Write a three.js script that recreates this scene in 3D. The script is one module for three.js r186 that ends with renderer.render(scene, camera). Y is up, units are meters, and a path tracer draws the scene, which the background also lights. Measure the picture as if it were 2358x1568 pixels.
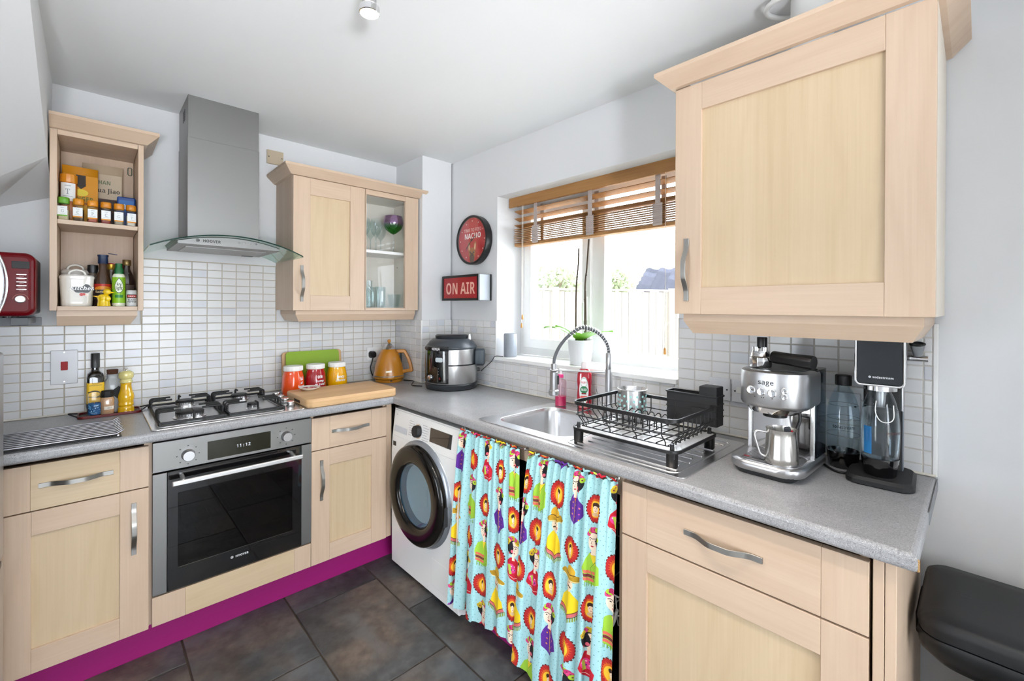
import * as THREE from 'three';
import { RoundedBoxGeometry } from 'three/addons/geometries/RoundedBoxGeometry.js';
import { mergeGeometries, toCreasedNormals } from 'three/addons/utils/BufferGeometryUtils.js';

// ---------------------------------------------------------------- camera, sky, exposure
const scene = new THREE.Scene();
const W = 2358, H = 1568;
const camera = new THREE.PerspectiveCamera(2 * Math.atan(H / 2 / 1021.2) * 180 / Math.PI, W / H, 0.02, 200);
camera.rotation.order = 'YXZ';
camera.position.set(-1.7666, 1.3939, 2.7831);
camera.rotation.set(-0.0024, -0.7596, 0.0045);
camera.setViewOffset(W, H, 0, 73.68, W, H);
scene.background = new THREE.Color().setRGB(0.90, 0.97, 1.06);
scene.backgroundIntensity = 13;
const UPLIGHT = 24;   // candela of the unseen uplight aimed at the ceiling
const renderer = new THREE.WebGLRenderer({ antialias: true });
renderer.toneMapping = THREE.LinearToneMapping;
renderer.toneMappingExposure = 1.0;
renderer.shadowMap.enabled = true;

// ---------------------------------------------------------------- helpers
const { PI, sin, cos, floor, min, max, abs, hypot } = Math;
let seedState = 7;
const rnd = () => { seedState = (seedState + 0x6d2b79f5) | 0; let t = Math.imul(seedState ^ (seedState >>> 15), 1 | seedState); t = (t + Math.imul(t ^ (t >>> 7), 61 | t)) ^ t; return ((t ^ (t >>> 14)) >>> 0) / 4294967296; };
const rr = (a, b) => a + (b - a) * rnd();
const V = (x, y, z) => new THREE.Vector3(x, y, z);
const used = {};
const numbered = (n) => { const k = used[n] = (used[n] ?? -1) + 1; return k ? n + '_' + String(k).padStart(3, '0') : n; };
function tag(o, label, category, group) { o.userData.label = label; o.userData.category = category; if (group) o.userData.group = group; return o; }
function thing(name, label, category, [x, y, z] = [0, 0, 0], turn = 0, group) {
  const o = new THREE.Group(); o.name = numbered(name); scene.add(o); o.position.set(x, y, z); o.rotation.y = turn;
  return tag(o, label, category, group);
}
function copyOf(src, [x, y, z], turn, label, group) {
  const o = src.clone(); o.name = numbered(src.name.replace(/_\d{3}$/, '')); o.userData = { ...src.userData }; scene.add(o);
  o.position.set(x, y, z); o.rotation.y = turn; if (label) o.userData.label = label; if (group) o.userData.group = group; return o;
}
function mesh(parent, name, geo, mat, pos, rot) {
  const o = new THREE.Mesh(geo, mat); o.name = parent === scene ? numbered(name) : name; o.castShadow = o.receiveShadow = true;
  if (pos) o.position.set(...pos); if (rot) o.rotation.set(...rot); parent.add(o); return o;
}
function part(parent, name, pos, rot) { const o = new THREE.Group(); o.name = name; if (pos) o.position.set(...pos); if (rot) o.rotation.set(...rot); parent.add(o); return o; }
function struct(name, geo, mat, pos) { const o = mesh(scene, name, geo, mat, pos); o.userData.kind = 'structure'; return o; }
function structG(name) { const o = new THREE.Group(); o.name = numbered(name); o.userData.kind = 'structure'; scene.add(o); return o; }
// uv in metres by the way each face points; swap turns the grain a quarter
function uvBox(g, swap = false, ou = 0, ov = 0) {
  const p = g.attributes.position, n = g.attributes.normal, uv = new Float32Array(p.count * 2);
  for (let i = 0; i < p.count; i++) {
    const ax = abs(n.getX(i)), ay = abs(n.getY(i)), az = abs(n.getZ(i)); let u, v;
    if (ax >= ay && ax >= az) { u = p.getZ(i); v = p.getY(i); } else if (ay >= az) { u = p.getX(i); v = p.getZ(i); } else { u = p.getX(i); v = p.getY(i); }
    if (swap) [u, v] = [v, u];
    uv[2 * i] = u + ou; uv[2 * i + 1] = v + ov;
  }
  g.setAttribute('uv', new THREE.BufferAttribute(uv, 2)); return g;
}
const at = (g, x = 0, y = 0, z = 0, rx = 0, ry = 0, rz = 0) => { if (rx || ry || rz) g.applyMatrix4(new THREE.Matrix4().makeRotationFromEuler(new THREE.Euler(rx, ry, rz))); return g.translate(x, y, z); };
const box = (w, h, d, x = 0, y = 0, z = 0) => uvBox(new THREE.BoxGeometry(w, h, d)).translate(x, y, z);
const rbox = (w, h, d, r = 0.002, seg = 1, swap = false) => uvBox(new RoundedBoxGeometry(w, h, d, seg, min(r, w / 2.01, h / 2.01, d / 2.01)), swap, rnd(), rnd());
const rbx = (w, h, d, r, x, y, z, seg = 1) => rbox(w, h, d, r, seg).translate(x, y, z);
const cyl = (r0, r1, h, x = 0, y = 0, z = 0, seg = 28) => new THREE.CylinderGeometry(r1, r0, h, seg).translate(x, y + h / 2, z);   // r0 below, r1 above, standing on y
const lathe = (pts, seg = 36) => toCreasedNormals(new THREE.LatheGeometry(pts.map(([r, y]) => new THREE.Vector2(max(r, 1e-5), y)), seg), 0.7);
const smoothLathe = (pts, n = 40, seg = 36) => { const c = new THREE.SplineCurve(pts.map(([r, y]) => new THREE.Vector2(r, y))); return new THREE.LatheGeometry(c.getPoints(n).map((p) => (p.x = max(p.x, 1e-5), p)), seg); };
const bar = (a, b, r, seg = 8) => { const d = V(b[0] - a[0], b[1] - a[1], b[2] - a[2]), L = d.length(), g = new THREE.CylinderGeometry(r, r, L, seg); g.applyQuaternion(new THREE.Quaternion().setFromUnitVectors(V(0, 1, 0), d.normalize())); return g.translate((a[0] + b[0]) / 2, (a[1] + b[1]) / 2, (a[2] + b[2]) / 2); };
const rod = (pts, r, { seg = 7, closed = false, tension = 0.12, n = 6 } = {}) => new THREE.TubeGeometry(new THREE.CatmullRomCurve3(pts.map((p) => V(...p)), closed, 'catmullrom', tension), pts.length * n, r, seg, closed);
const curve = (pts, r, opt = {}) => rod(pts, r, { tension: 0.5, n: 8, ...opt });
const merge = (...g) => mergeGeometries(g.flat().map((x) => { x = x.index ? x.toNonIndexed() : x; for (const k of Object.keys(x.attributes)) if (!['position', 'normal', 'uv'].includes(k)) x.deleteAttribute(k); return x; }));
const shape = (pts) => { const s = new THREE.Shape(); pts.forEach(([x, y], i) => (i ? s.lineTo(x, y) : s.moveTo(x, y))); s.closePath(); return s; };
function rrShape(w, h, r, cx = 0, cy = 0, Cls = THREE.Shape) {
  const s = new Cls(), x = cx - w / 2, y = cy - h / 2; r = min(r, w / 2, h / 2);
  s.moveTo(x + r, y); s.lineTo(x + w - r, y); s.absarc(x + w - r, y + r, r, -PI / 2, 0); s.lineTo(x + w, y + h - r); s.absarc(x + w - r, y + h - r, r, 0, PI / 2);
  s.lineTo(x + r, y + h); s.absarc(x + r, y + h - r, r, PI / 2, PI); s.lineTo(x, y + r); s.absarc(x + r, y + r, r, PI, 1.5 * PI); return s;
}
const ext = (s, depth, bevel = 0, seg = 2, cs = 8) => { const g = new THREE.ExtrudeGeometry(s, { depth: depth - 2 * bevel, bevelEnabled: bevel > 0, bevelThickness: bevel, bevelSize: bevel, bevelOffset: -bevel, bevelSegments: seg, curveSegments: cs }); g.translate(0, 0, bevel); return g; };
const flat = (g) => uvBox(g, false, 0, 0);
// slab lying on y: shape given in (x, z), thickness h upward
const slab = (s, h, bevel = 0, seg = 2, cs = 8) => flat(ext(s, h, bevel, seg, cs).rotateX(PI / 2).translate(0, h, 0));
function ring(w, d, r, y, cx = 0, cz = 0, n = 6) {
  const out = []; r = min(r, w / 2 - 1e-4, d / 2 - 1e-4);
  for (const [sx, sz, a0] of [[1, 1, 0], [-1, 1, PI / 2], [-1, -1, PI], [1, -1, 1.5 * PI]]) for (let i = 0; i <= n; i++) { const a = a0 + (i / n) * PI / 2; out.push([cx + sx * (w / 2 - r) + r * cos(a), y, cz + sz * (d / 2 - r) + r * sin(a)]); }
  return out;
}
// skin over rings of equal length; caps close the ends
function loft(rings, { bottom = true, top = true, crease = 0.6, flip = false } = {}) {
  const n = rings[0].length, pos = [], idx = [], uv = [];
  let cum = 0;
  rings.forEach((r, k) => { if (k) cum += hypot(r[0][0] - rings[k - 1][0][0], r[0][1] - rings[k - 1][0][1], r[0][2] - rings[k - 1][0][2]); for (let i = 0; i <= n; i++) { pos.push(...r[i % n]); uv.push(i / n, cum); } });
  for (let k = 0; k + 1 < rings.length; k++) for (let i = 0; i < n; i++) { const a = k * (n + 1) + i, b = a + n + 1; idx.push(a, b, a + 1, a + 1, b, b + 1); }
  const cap = (r, up) => { const c = [0, 1, 2].map((j) => r.reduce((s, p) => s + p[j], 0) / n), c0 = pos.length / 3; pos.push(...c); uv.push(.5, .5); r.forEach((p) => { pos.push(...p); uv.push(p[0], p[2]); }); for (let i = 0; i < n; i++) { const a = c0 + 1 + i, b = c0 + 1 + (i + 1) % n; up ? idx.push(c0, b, a) : idx.push(c0, a, b); } };
  if (bottom) cap(rings[0], false); if (top) cap(rings[rings.length - 1], true);
  let g = new THREE.BufferGeometry(); g.setAttribute('position', new THREE.Float32BufferAttribute(pos, 3)); g.setAttribute('uv', new THREE.Float32BufferAttribute(uv, 2));
  if (flip) for (let i = 0; i < idx.length; i += 3) [idx[i], idx[i + 1]] = [idx[i + 1], idx[i]];
  g.setIndex(idx); g.computeVertexNormals(); return toCreasedNormals(g, crease);
}
const rrLoft = (list, opt = {}) => loft(list.map(([y, w, d, r, cx = 0, cz = 0]) => ring(w, d, r, y, cx, cz, opt.n ?? 6)), opt);

// ---------------------------------------------------------------- textures
const hash = new Float32Array(65536).map(() => rnd());
const vn = (x, y, px, py) => {   // value noise, repeating after px, py cells
  const ix = floor(x), iy = floor(y), fx = x - ix, fy = y - iy, sx = fx * fx * (3 - 2 * fx), sy = fy * fy * (3 - 2 * fy);
  const h = (a, b) => hash[((((a % px) + px) % px) * 173 + (((b % py) + py) % py) * 419) & 65535];
  const a = h(ix, iy), b = h(ix + 1, iy), c = h(ix, iy + 1), d = h(ix + 1, iy + 1);
  return a + (b - a) * sx + (c - a) * sy + (a - b - c + d) * sx * sy;
};
const fbm = (u, v, fu, fv, oct = 4) => { let s = 0, a = 0.5, t = 0; for (let i = 0; i < oct; i++) { s += a * vn(u * fu, v * fv, fu, fv); t += a; a *= 0.5; fu *= 2; fv *= 2; } return s / t; };
function dataTex(w, h, fn, srgb = true, rep) {
  const d = new Uint8Array(w * h * 4);
  for (let y = 0; y < h; y++) for (let x = 0; x < w; x++) { const c = fn(x / w, y / h, x, y), o = (y * w + x) * 4; for (let k = 0; k < 3; k++) d[o + k] = max(0, min(255, c[k] ?? c[0])); d[o + 3] = 255; }
  const t = new THREE.DataTexture(d, w, h); t.wrapS = t.wrapT = THREE.RepeatWrapping; t.magFilter = THREE.LinearFilter; t.minFilter = THREE.LinearFilter;
  if (srgb) t.colorSpace = THREE.SRGBColorSpace; if (rep) t.repeat.set(...rep); t.needsUpdate = true; return t;
}
function art(w, h, draw) { const c = document.createElement('canvas'); c.width = w; c.height = h; const x = c.getContext('2d'); draw(x, w, h); const t = new THREE.CanvasTexture(c); t.colorSpace = THREE.SRGBColorSpace; t.magFilter = THREE.LinearFilter; return t; }
const text = (x, s, px, py, size, color, font = 'sans-serif', weight = 'bold', align = 'center') => { x.font = `${weight} ${size}px ${font}`; x.fillStyle = color; x.textAlign = align; x.textBaseline = 'middle'; x.fillText(s, px, py); };
const std = (color, roughness = 0.5, o = {}) => new THREE.MeshStandardMaterial({ color, roughness, ...o });
const phys = (color, roughness = 0.5, o = {}) => new THREE.MeshPhysicalMaterial({ color, roughness, ...o });
const pane = (color = 0xffffff, o = {}) => new THREE.MeshPhysicalMaterial({ color, roughness: 0.0, transmission: 1, thickness: 0, ior: 1.5, ...o });
const printed = (t, roughness = 0.5, o = {}) => std(0xffffff, roughness, { map: t, ...o });
const decalMat = (t, roughness = 0.4, o = {}) => std(0xffffff, roughness, { map: t, transparent: true, ...o });
const decal = (parent, name, w, h, mat, pos, rot) => mesh(parent, name, new THREE.PlaneGeometry(w, h), mat, pos, rot);
const wrap = (r, h, a, len, seg = 20, r2 = r) => new THREE.CylinderGeometry(r2, r, h, seg, 1, true, a - len / 2, len);   // label round a jar, a = 0 faces +z

const mixc = (a, b, t) => a.map((v, i) => v + (b[i] - v) * t);
const woodTex = (base, dark, k) => dataTex(512, 1024, (u, v) => {
  const warp = fbm(u, v, 3, 2, 3), broad = fbm(u, v, 7, 1, 3), fine = fbm(u, v, 128, 5, 3), cath = 0.5 + 0.5 * sin((u * 9 + warp * 2.6) * 2 * PI), fleck = fbm(u, v, 200, 24, 2);
  return mixc(base, dark, max(0, min(1, k * (0.55 * broad + 0.5 * (fine - 0.3) + 0.22 * cath * cath * cath + 0.4 * max(0, fleck - 0.62)))));
}, true, [1 / 0.55, 1 / 1.1]);
const T = {
  frame: woodTex([211, 187, 163], [184, 155, 129], 0.55),
  panel: woodTex([211, 189, 157], [188, 161, 124], 0.6),
  block: woodTex([224, 188, 142], [186, 138, 90], 0.8),
  worktop: dataTex(1024, 1024, (u, v) => { const b = 158 + 14 * (fbm(u, v, 10, 10, 3) - 0.5), g = fbm(u, v, 340, 340, 2), s = fbm(1 - u, v, 260, 260, 2), t = fbm(u, 1 - v, 420, 420, 1); let c = b + (g - 0.5) * 38; if (s > 0.74) c -= 34; if (s < 0.26) c += 30; c += (t - 0.5) * 18; return [c, c, c + 2]; }, true, [1 / 0.42, 1 / 0.42]),
  slate: dataTex(1024, 1024, (u, v) => { const a = fbm(u, v, 4, 4, 5), b = fbm(v, u, 6, 6, 5), c = fbm(u, v, 40, 40, 4), d = fbm(1 - u, v, 9, 9, 4), cl = max(0, min(1, (b - 0.42) * 4)); let k = mixc([72, 74, 76], [94, 86, 80], cl); const e = 1 + (a - 0.5) * 0.8 + (c - 0.5) * 0.5; k = k.map((q) => q * e); if (d > 0.6) k = mixc(k, [104, 106, 108], min(1, (d - 0.6) * 4)); return k; }, true, [1 / 1.3, 1 / 1.3]),
  slateBump: dataTex(512, 512, (u, v) => [255 * (0.6 * fbm(u, v, 8, 8, 5) + 0.4 * fbm(u, v, 40, 40, 3))], false, [1 / 0.7, 1 / 0.7]),
  plaster: dataTex(512, 512, (u, v) => [255 * (0.5 * fbm(u, v, 60, 60, 4) + 0.5 * fbm(u, v, 6, 6, 3))], false, [1 / 0.8, 1 / 0.8]),
  brushed: dataTex(128, 1024, (u, v) => { const s = 150 + 26 * (fbm(u, v, 2, 400, 2) - 0.5); return [s]; }, false, [2, 4]),
  weave: dataTex(128, 128, (u, v) => [128 + 60 * sin(u * 2 * PI * 32) * sin(v * 2 * PI * 32)], false, [1 / 0.06, 1 / 0.06]),
  oak: woodTex([186, 138, 84], [140, 94, 50], 0.8),
};
const M = {
  wall: std(new THREE.Color().setRGB(0.76, 0.765, 0.775), 0.85, { bumpMap: T.plaster, bumpScale: 0.0006 }),
  ceiling: std(new THREE.Color().setRGB(0.82, 0.825, 0.83), 0.9, { bumpMap: T.plaster, bumpScale: 0.0006 }),
  grout: std(new THREE.Color().setRGB(0.52, 0.46, 0.37), 0.9),
  groutWhite: std(new THREE.Color().setRGB(0.62, 0.59, 0.54), 0.9),
  tiles: [[0.80, 0.795, 0.79], [0.76, 0.76, 0.765], [0.78, 0.775, 0.77], [0.68, 0.695, 0.735], [0.72, 0.72, 0.735], [0.79, 0.78, 0.77]].map((c) => std(new THREE.Color().setRGB(...c), 0.22)),
  frame: std(0xffffff, 0.42, { map: T.frame }), panel: std(0xffffff, 0.42, { map: T.panel }),
  carcass: std(0xe6e2d8, 0.5), white: std(0xf2f2f0, 0.35), upvc: std(0xf4f4f2, 0.3), gloss: phys(0xf3f3f1, 0.25, { clearcoat: 0.5, clearcoatRoughness: 0.1 }),
  worktop: std(0xffffff, 0.32, { map: T.worktop }),
  slate: [[1, 1, 1], [0.9, 0.92, 0.95], [1.0, 0.97, 0.95], [0.84, 0.85, 0.86]].map((c) => std(new THREE.Color().setRGB(...c), 0.5, { map: T.slate, bumpMap: T.slateBump, bumpScale: 0.003 })),
  unseenPaleFloor: std(0xd2cfc8, 0.5),  // floor out of view, kept pale to bounce light up to the ceiling
  floorGrout: std(0x4a3f36, 0.9),
  plinth: std(new THREE.Color().setRGB(0.33, 0.001, 0.15), 0.6),
  steel: std(new THREE.Color().setRGB(0.55, 0.55, 0.56), 0.34, { metalness: 1, roughnessMap: null }),
  brushed: std(new THREE.Color().setRGB(0.27, 0.265, 0.26), 0.75, { metalness: 1, roughnessMap: T.brushed }),
  sink: std(new THREE.Color().setRGB(0.78, 0.78, 0.79), 0.27, { metalness: 1 }),
  chrome: std(new THREE.Color().setRGB(0.74, 0.74, 0.75), 0.1, { metalness: 1 }),
  nickel: std(new THREE.Color().setRGB(0.36, 0.35, 0.33), 0.4, { metalness: 1 }),
  black: std(0x141416, 0.35), blackMatt: std(0x1b1c1e, 0.6), blackGloss: phys(0x08080a, 0.12, { clearcoat: 1, clearcoatRoughness: 0.03 }), dark: std(0x2a2c2f, 0.5), charcoal: std(0x25282c, 0.45),
  castIron: std(0x17181a, 0.5), grey: std(0x8e9195, 0.45), midGrey: std(0x5e6164, 0.5),
  glass: pane(), drinking: pane(0xf2f7f7), glassSoft: pane(0xf3fbf8), glassGreen: pane(0xcfe6dc), glassEdge: phys(0x16352c, 0.1),
  block: std(0xffffff, 0.5, { map: T.block }), oak: std(0xffffff, 0.5, { map: T.oak }),
  red: phys(0xa00a1c, 0.22, { clearcoat: 0.8 }),
};
const woodPiece = (w, h, d, swap = false, r = 0.0015) => { const g = rbox(w, h, d, r, 1, swap); const uv = g.attributes.uv, a = rnd() * 3, b = rnd() * 3; for (let i = 0; i < uv.count; i++) uv.setXY(i, uv.getX(i) + a, uv.getY(i) + b); return g; };

// ---------------------------------------------------------------- the room
const CEIL = 2.3634, XS = -2.62, ZR = 5.2;
struct('ceiling', box(3.2, 0.12, 5.7, -1.2, CEIL + 0.06, 2.5), M.ceiling);
const fl = structG('floor');
mesh(fl, 'screed', box(3.1, 0.1, 5.6, -1.15, -0.056, 2.55), M.floorGrout);
{ // slate floor tiles, pale ones behind the camera to bounce light, laid in columns that are shifted by half a tile
  const px = 0.395, pz = 0.62, gap = 0.006, shared = {};
  for (let c = -5; c <= 1; c++) for (let k = -1; k < 9; k++) {
    const x0 = max(-0.70 + c * px, XS), x1 = min(-0.70 + (c + 1) * px, 0), shift = abs(c) % 2 ? 0.66 : 0.975;
    const z0 = max(shift + (k - 1) * pz, 0), z1 = min(shift + k * pz, ZR);
    if (x1 - x0 < 0.03 || z1 - z0 < 0.03) continue;
    const w = x1 - x0 - gap, d = z1 - z0 - gap, g = rbox(w, 0.012, d, 0.003, 2), uv = g.attributes.uv, turn = rnd() < 0.5;
    for (let i = 0; i < uv.count; i++) { const a = uv.getX(i), b = uv.getY(i); turn ? uv.setXY(i, b, -a) : uv.setXY(i, a, b); }
    mesh(fl, 'tile', g, z0 > 3.0 ? M.unseenPaleFloor : M.slate[floor(rnd() * 4)], [(x0 + x1) / 2, -0.006 + rr(-0.0006, 0.0006), (z0 + z1) / 2], [rr(-.001, .001), 0, rr(-.001, .001)]);
  }
}
const wallL = structG('wall_left'), wallR = structG('wall_right'), wallC = structG('wall_corner');
mesh(wallL, 'plaster', box(3.0, CEIL, 0.2, -1.2, CEIL / 2, -0.106), M.wall);
const WZ0 = 0.785, WZ1 = 1.925, WY0 = 1.078, WY1 = 2.06;
mesh(wallR, 'plaster', merge(box(0.3, WY0, 5.6, 0.156, WY0 / 2, 2.6), box(0.3, CEIL - WY1, 5.6, 0.156, (CEIL + WY1) / 2, 2.6), box(0.3, WY1 - WY0, WZ0 + 0.2, 0.156, (WY0 + WY1) / 2, (WZ0 - 0.2) / 2), box(0.3, WY1 - WY0, 5.4 - WZ1, 0.156, (WY0 + WY1) / 2, (5.4 + WZ1) / 2)), M.wall);
mesh(wallC, 'plaster', merge(box(0.224, CEIL, 0.334, -0.118, CEIL / 2, 0.161)), M.wall);
const SZ0 = 1.5, SZ1 = 2.0, SY0 = 0.25, SY1 = 1.6;
struct('wall_side', merge(box(0.2, SY0, 5.7, XS - 0.1, SY0 / 2, 2.55), box(0.2, CEIL - SY1, 5.7, XS - 0.1, (CEIL + SY1) / 2, 2.55), box(0.2, SY1 - SY0, SZ0 + 0.3, XS - 0.1, (SY0 + SY1) / 2, (SZ0 - 0.3) / 2), box(0.2, SY1 - SY0, 5.4 - SZ1, XS - 0.1, (SY0 + SY1) / 2, (5.4 + SZ1) / 2)), M.wall);
struct('unseen_wall_stub', box(0.7, CEIL, 0.12, -0.35, CEIL / 2, 3.66), M.wall);   // unseen, behind the camera, placed to shade the right wall from the rear doors
const DX0 = -2.5, DX1 = -0.75;
struct('wall_rear', merge(box(0.2, CEIL, 0.2, -2.6, CEIL / 2, ZR + 0.1), box(0.95, CEIL, 0.2, DX1 + 0.475, CEIL / 2, ZR + 0.1), box(DX1 - DX0, CEIL - 2.1, 0.2, (DX0 + DX1) / 2, (CEIL + 2.1) / 2, ZR + 0.1)), M.wall);
{ // garden doors in the rear wall, small window in the side wall, both unseen, placed to light the room
  const d = structG('door_1'), f = [], xc = (DX0 + DX1) / 2;
  for (const x of [DX0 + 0.03, xc, DX1 - 0.03]) f.push(box(0.06, 2.1, 0.07, x, 1.05, ZR + 0.08));
  for (const y of [0.04, 2.065]) f.push(box(DX1 - DX0, 0.07, 0.07, xc, y, ZR + 0.08));
  mesh(d, 'frame', merge(f), M.upvc);
  for (const s of [-1, 1]) mesh(d, 'pane', box((DX1 - DX0) / 2 - 0.08, 1.96, 0.006, xc + s * (DX1 - DX0) / 4, 1.05, ZR + 0.08), M.glass);
  const w = structG('unseen_window_2'), g = [], zc = (SZ0 + SZ1) / 2, yc = (SY0 + SY1) / 2;
  for (const z of [SZ0 + 0.025, SZ1 - 0.025]) g.push(box(0.07, SY1 - SY0, 0.05, XS - 0.1, yc, z)); for (const y of [SY0 + 0.025, SY1 - 0.025]) g.push(box(0.07, 0.05, SZ1 - SZ0, XS - 0.1, y, zc));
  mesh(w, 'window_frame', merge(g), M.upvc); mesh(w, 'pane', box(0.006, SY1 - SY0 - 0.1, SZ1 - SZ0 - 0.1, XS - 0.1, yc, zc), M.glass);
}
// wall tiles: each its own piece, edges eased, sitting in recessed grout
const tileShapes = {};
function tileGeo(w, h) {
  const key = w.toFixed(3) + h.toFixed(3); if (tileShapes[key]) return tileShapes[key];
  const b = 0.0013, t = 0.006, X = w / 2, Y = h / 2, p = [], put = (...q) => { const [a, c, e, f] = q; p.push(...a, ...c, ...e, ...a, ...e, ...f); };
  const o = [[-X, -Y, -t], [X, -Y, -t], [X, Y, -t], [-X, Y, -t]], m = o.map(([x, y]) => [x, y, -b]), f = [[-X + b, -Y + b, 0], [X - b, -Y + b, 0], [X - b, Y - b, 0], [-X + b, Y - b, 0]];
  put(...f); for (let i = 0; i < 4; i++) { const j = (i + 1) % 4; put(m[i], m[j], f[j], f[i]); put(o[i], o[j], m[j], m[i]); }
  const g = new THREE.BufferGeometry(); g.setAttribute('position', new THREE.Float32BufferAttribute(p, 3)); g.computeVertexNormals(); return tileShapes[key] = uvBox(g);
}
const pickTile = () => { const r = rnd(); return M.tiles[r < 0.3 ? 0 : r < 0.5 ? 1 : r < 0.65 ? 2 : r < 0.76 ? 3 : r < 0.88 ? 4 : 5]; };
// region in (u, v); place(u, v) gives the point on the wall face
function tileRegion(parent, place, turn, u0, u1, v0, v1, ua, pu, va, pv, keep) {
  const gap = 0.0032;
  for (let i = floor((u0 - ua) / pu + 1e-4); ua + i * pu < u1 - 1e-4; i++) for (let j = floor((v0 - va) / pv + 1e-4); va + j * pv < v1 - 1e-4; j++) {
    const a0 = max(u0, ua + i * pu), a1 = min(u1, ua + (i + 1) * pu), b0 = max(v0, va + j * pv), b1 = min(v1, va + (j + 1) * pv);
    if (a1 - a0 < 0.008 || b1 - b0 < 0.008) continue;
    const g = tileGeo(a1 - a0 - gap, b1 - b0 - gap), m = pickTile(), pos = place((a0 + a1) / 2, (b0 + b1) / 2), rot = [rr(-.004, .004), turn + rr(-.004, .004), 0];
    if (keep && !keep(pos)) { keep.rest.push([g, pos, rot]); continue; }
    const o = mesh(parent, 'tile', g, m, pos, rot); o.rotation.order = 'YXZ';
  }
}
const groutOn = (parent, w, h, pos, turn, m = M.grout) => mesh(parent, 'grout', box(w, h, 0.006), m, pos, [0, turn, 0]);
{ // hob wall: nearest 300 are single pieces, the farthest few joined
  const keep = (p) => !(p[0] > -0.42 && p[1] > 1.10); keep.rest = [];
  const place = (u, v) => [u, v, 0];
  tileRegion(wallL, place, 0, -2.10, -0.236, 0.912, 1.3046, -1.588, 0.0658, 1.265, 0.0396, keep);
  tileRegion(wallL, place, 0, -1.588, -0.996, 1.3046, 1.621, -1.588, 0.0658, 1.265, 0.0396, keep);
  const rest = mesh(wallL, 'tiles', mergeGeometries(keep.rest.map(([g, p]) => g.clone().translate(...p))), M.tiles[0]); rest.userData.kind = 'stuff';
  groutOn(wallL, 1.90, 0.40, [-1.17, 1.106, -0.0045], 0); groutOn(wallL, 0.60, 0.325, [-1.292, 1.462, -0.0045], 0);
  const t = -PI / 2, pr = (u, v) => [0, v, u], pc = (u, v) => [-0.236, v, u], pf = (u, v) => [u, v, 0.334];
  tileRegion(wallR, pr, t, 0.334, WZ0, 0.912, 1.311, 0.731, 0.0655, 1.311, 0.0413);
  tileRegion(wallR, pr, t, WZ0, 1.927, 0.912, WY0, 0.731, 0.0655, 1.311, 0.0413);
  tileRegion(wallR, pr, t, 1.927, 2.692, 0.912, 1.352, 1.927, 0.0677, 1.311, 0.0413);
  groutOn(wallR, 0.45, 0.40, [0.0045, 1.11, 0.56], t, M.groutWhite); groutOn(wallR, 1.15, 0.166, [0.0045, 0.994, 1.35], t, M.groutWhite); groutOn(wallR, 0.77, 0.443, [0.0045, 1.131, 2.31], t, M.groutWhite);
  tileRegion(wallC, pc, t, 0.0, 0.334, 0.912, 1.311, 0.0, 0.0668, 1.311, 0.0413); groutOn(wallC, 0.33, 0.4, [-0.2315, 1.11, 0.167], t, M.groutWhite);
  tileRegion(wallC, pf, 0, -0.236, 0.0, 0.912, 1.311, -0.236, 0.059, 1.311, 0.0413); groutOn(wallC, 0.232, 0.4, [-0.118, 1.11, 0.3295], 0, M.groutWhite);
}
// white edge strips and sealant along the tiles
struct('trim_1', rbx(0.009, 0.40, 0.009, 0.003, -0.236, 1.11, 0.334), M.white);
struct('trim_2', rbx(0.008, 0.443, 0.012, 0.003, 0.002, 1.131, 2.698), M.white);
struct('trim_3', merge(bar([-2.1, 0.913, 0.002], [-0.236, 0.913, 0.002], 0.004), bar([-0.002, 0.913, 0.334], [-0.002, 0.913, 2.70], 0.004), bar([-0.238, 0.913, 0], [-0.238, 0.913, 0.336], 0.004), bar([-0.236, 0.913, 0.336], [0, 0.913, 0.336], 0.004)), std(0xe8e2d4, 0.5));
struct('trim_4', rbx(0.008, 0.235, 0.008, 0.003, 0.0, 1.195, WZ0), M.white);
{ // the boxed-in underside of the stairs, top left
  const A = (x, d0, d1) => [[x, CEIL + 0.05, -0.05], [x, 1.866 - d0, -0.05], [x, 1.866 - d0, 0], [x, 1.972 - d1, 0.29], [x, CEIL + 0.03, 0.29 + (CEIL + 0.03 - 1.972 + d1) / 0.39]];
  const hull = (P, Q) => { const n = P.length, p = []; const tri = (a, b, c) => p.push(...a, ...b, ...c); for (let i = 0; i < n; i++) { const j = (i + 1) % n; tri(P[i], Q[i], P[j]); tri(P[j], Q[i], Q[j]); } for (let i = 1; i + 1 < n; i++) { tri(P[0], P[i], P[i + 1]); tri(Q[0], Q[i + 1], Q[i]); } const g = new THREE.BufferGeometry(); g.setAttribute('position', new THREE.Float32BufferAttribute(p, 3)); g.computeVertexNormals(); return uvBox(g); };
  const P = A(-1.89, 0, 0), Q = A(-2.08, 0.083, 0.16), R = A(-2.66, 0.10, 0.18);
  struct('ceiling_bulkhead', merge(hull(P, Q), hull(Q, R)), M.wall);
}
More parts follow.
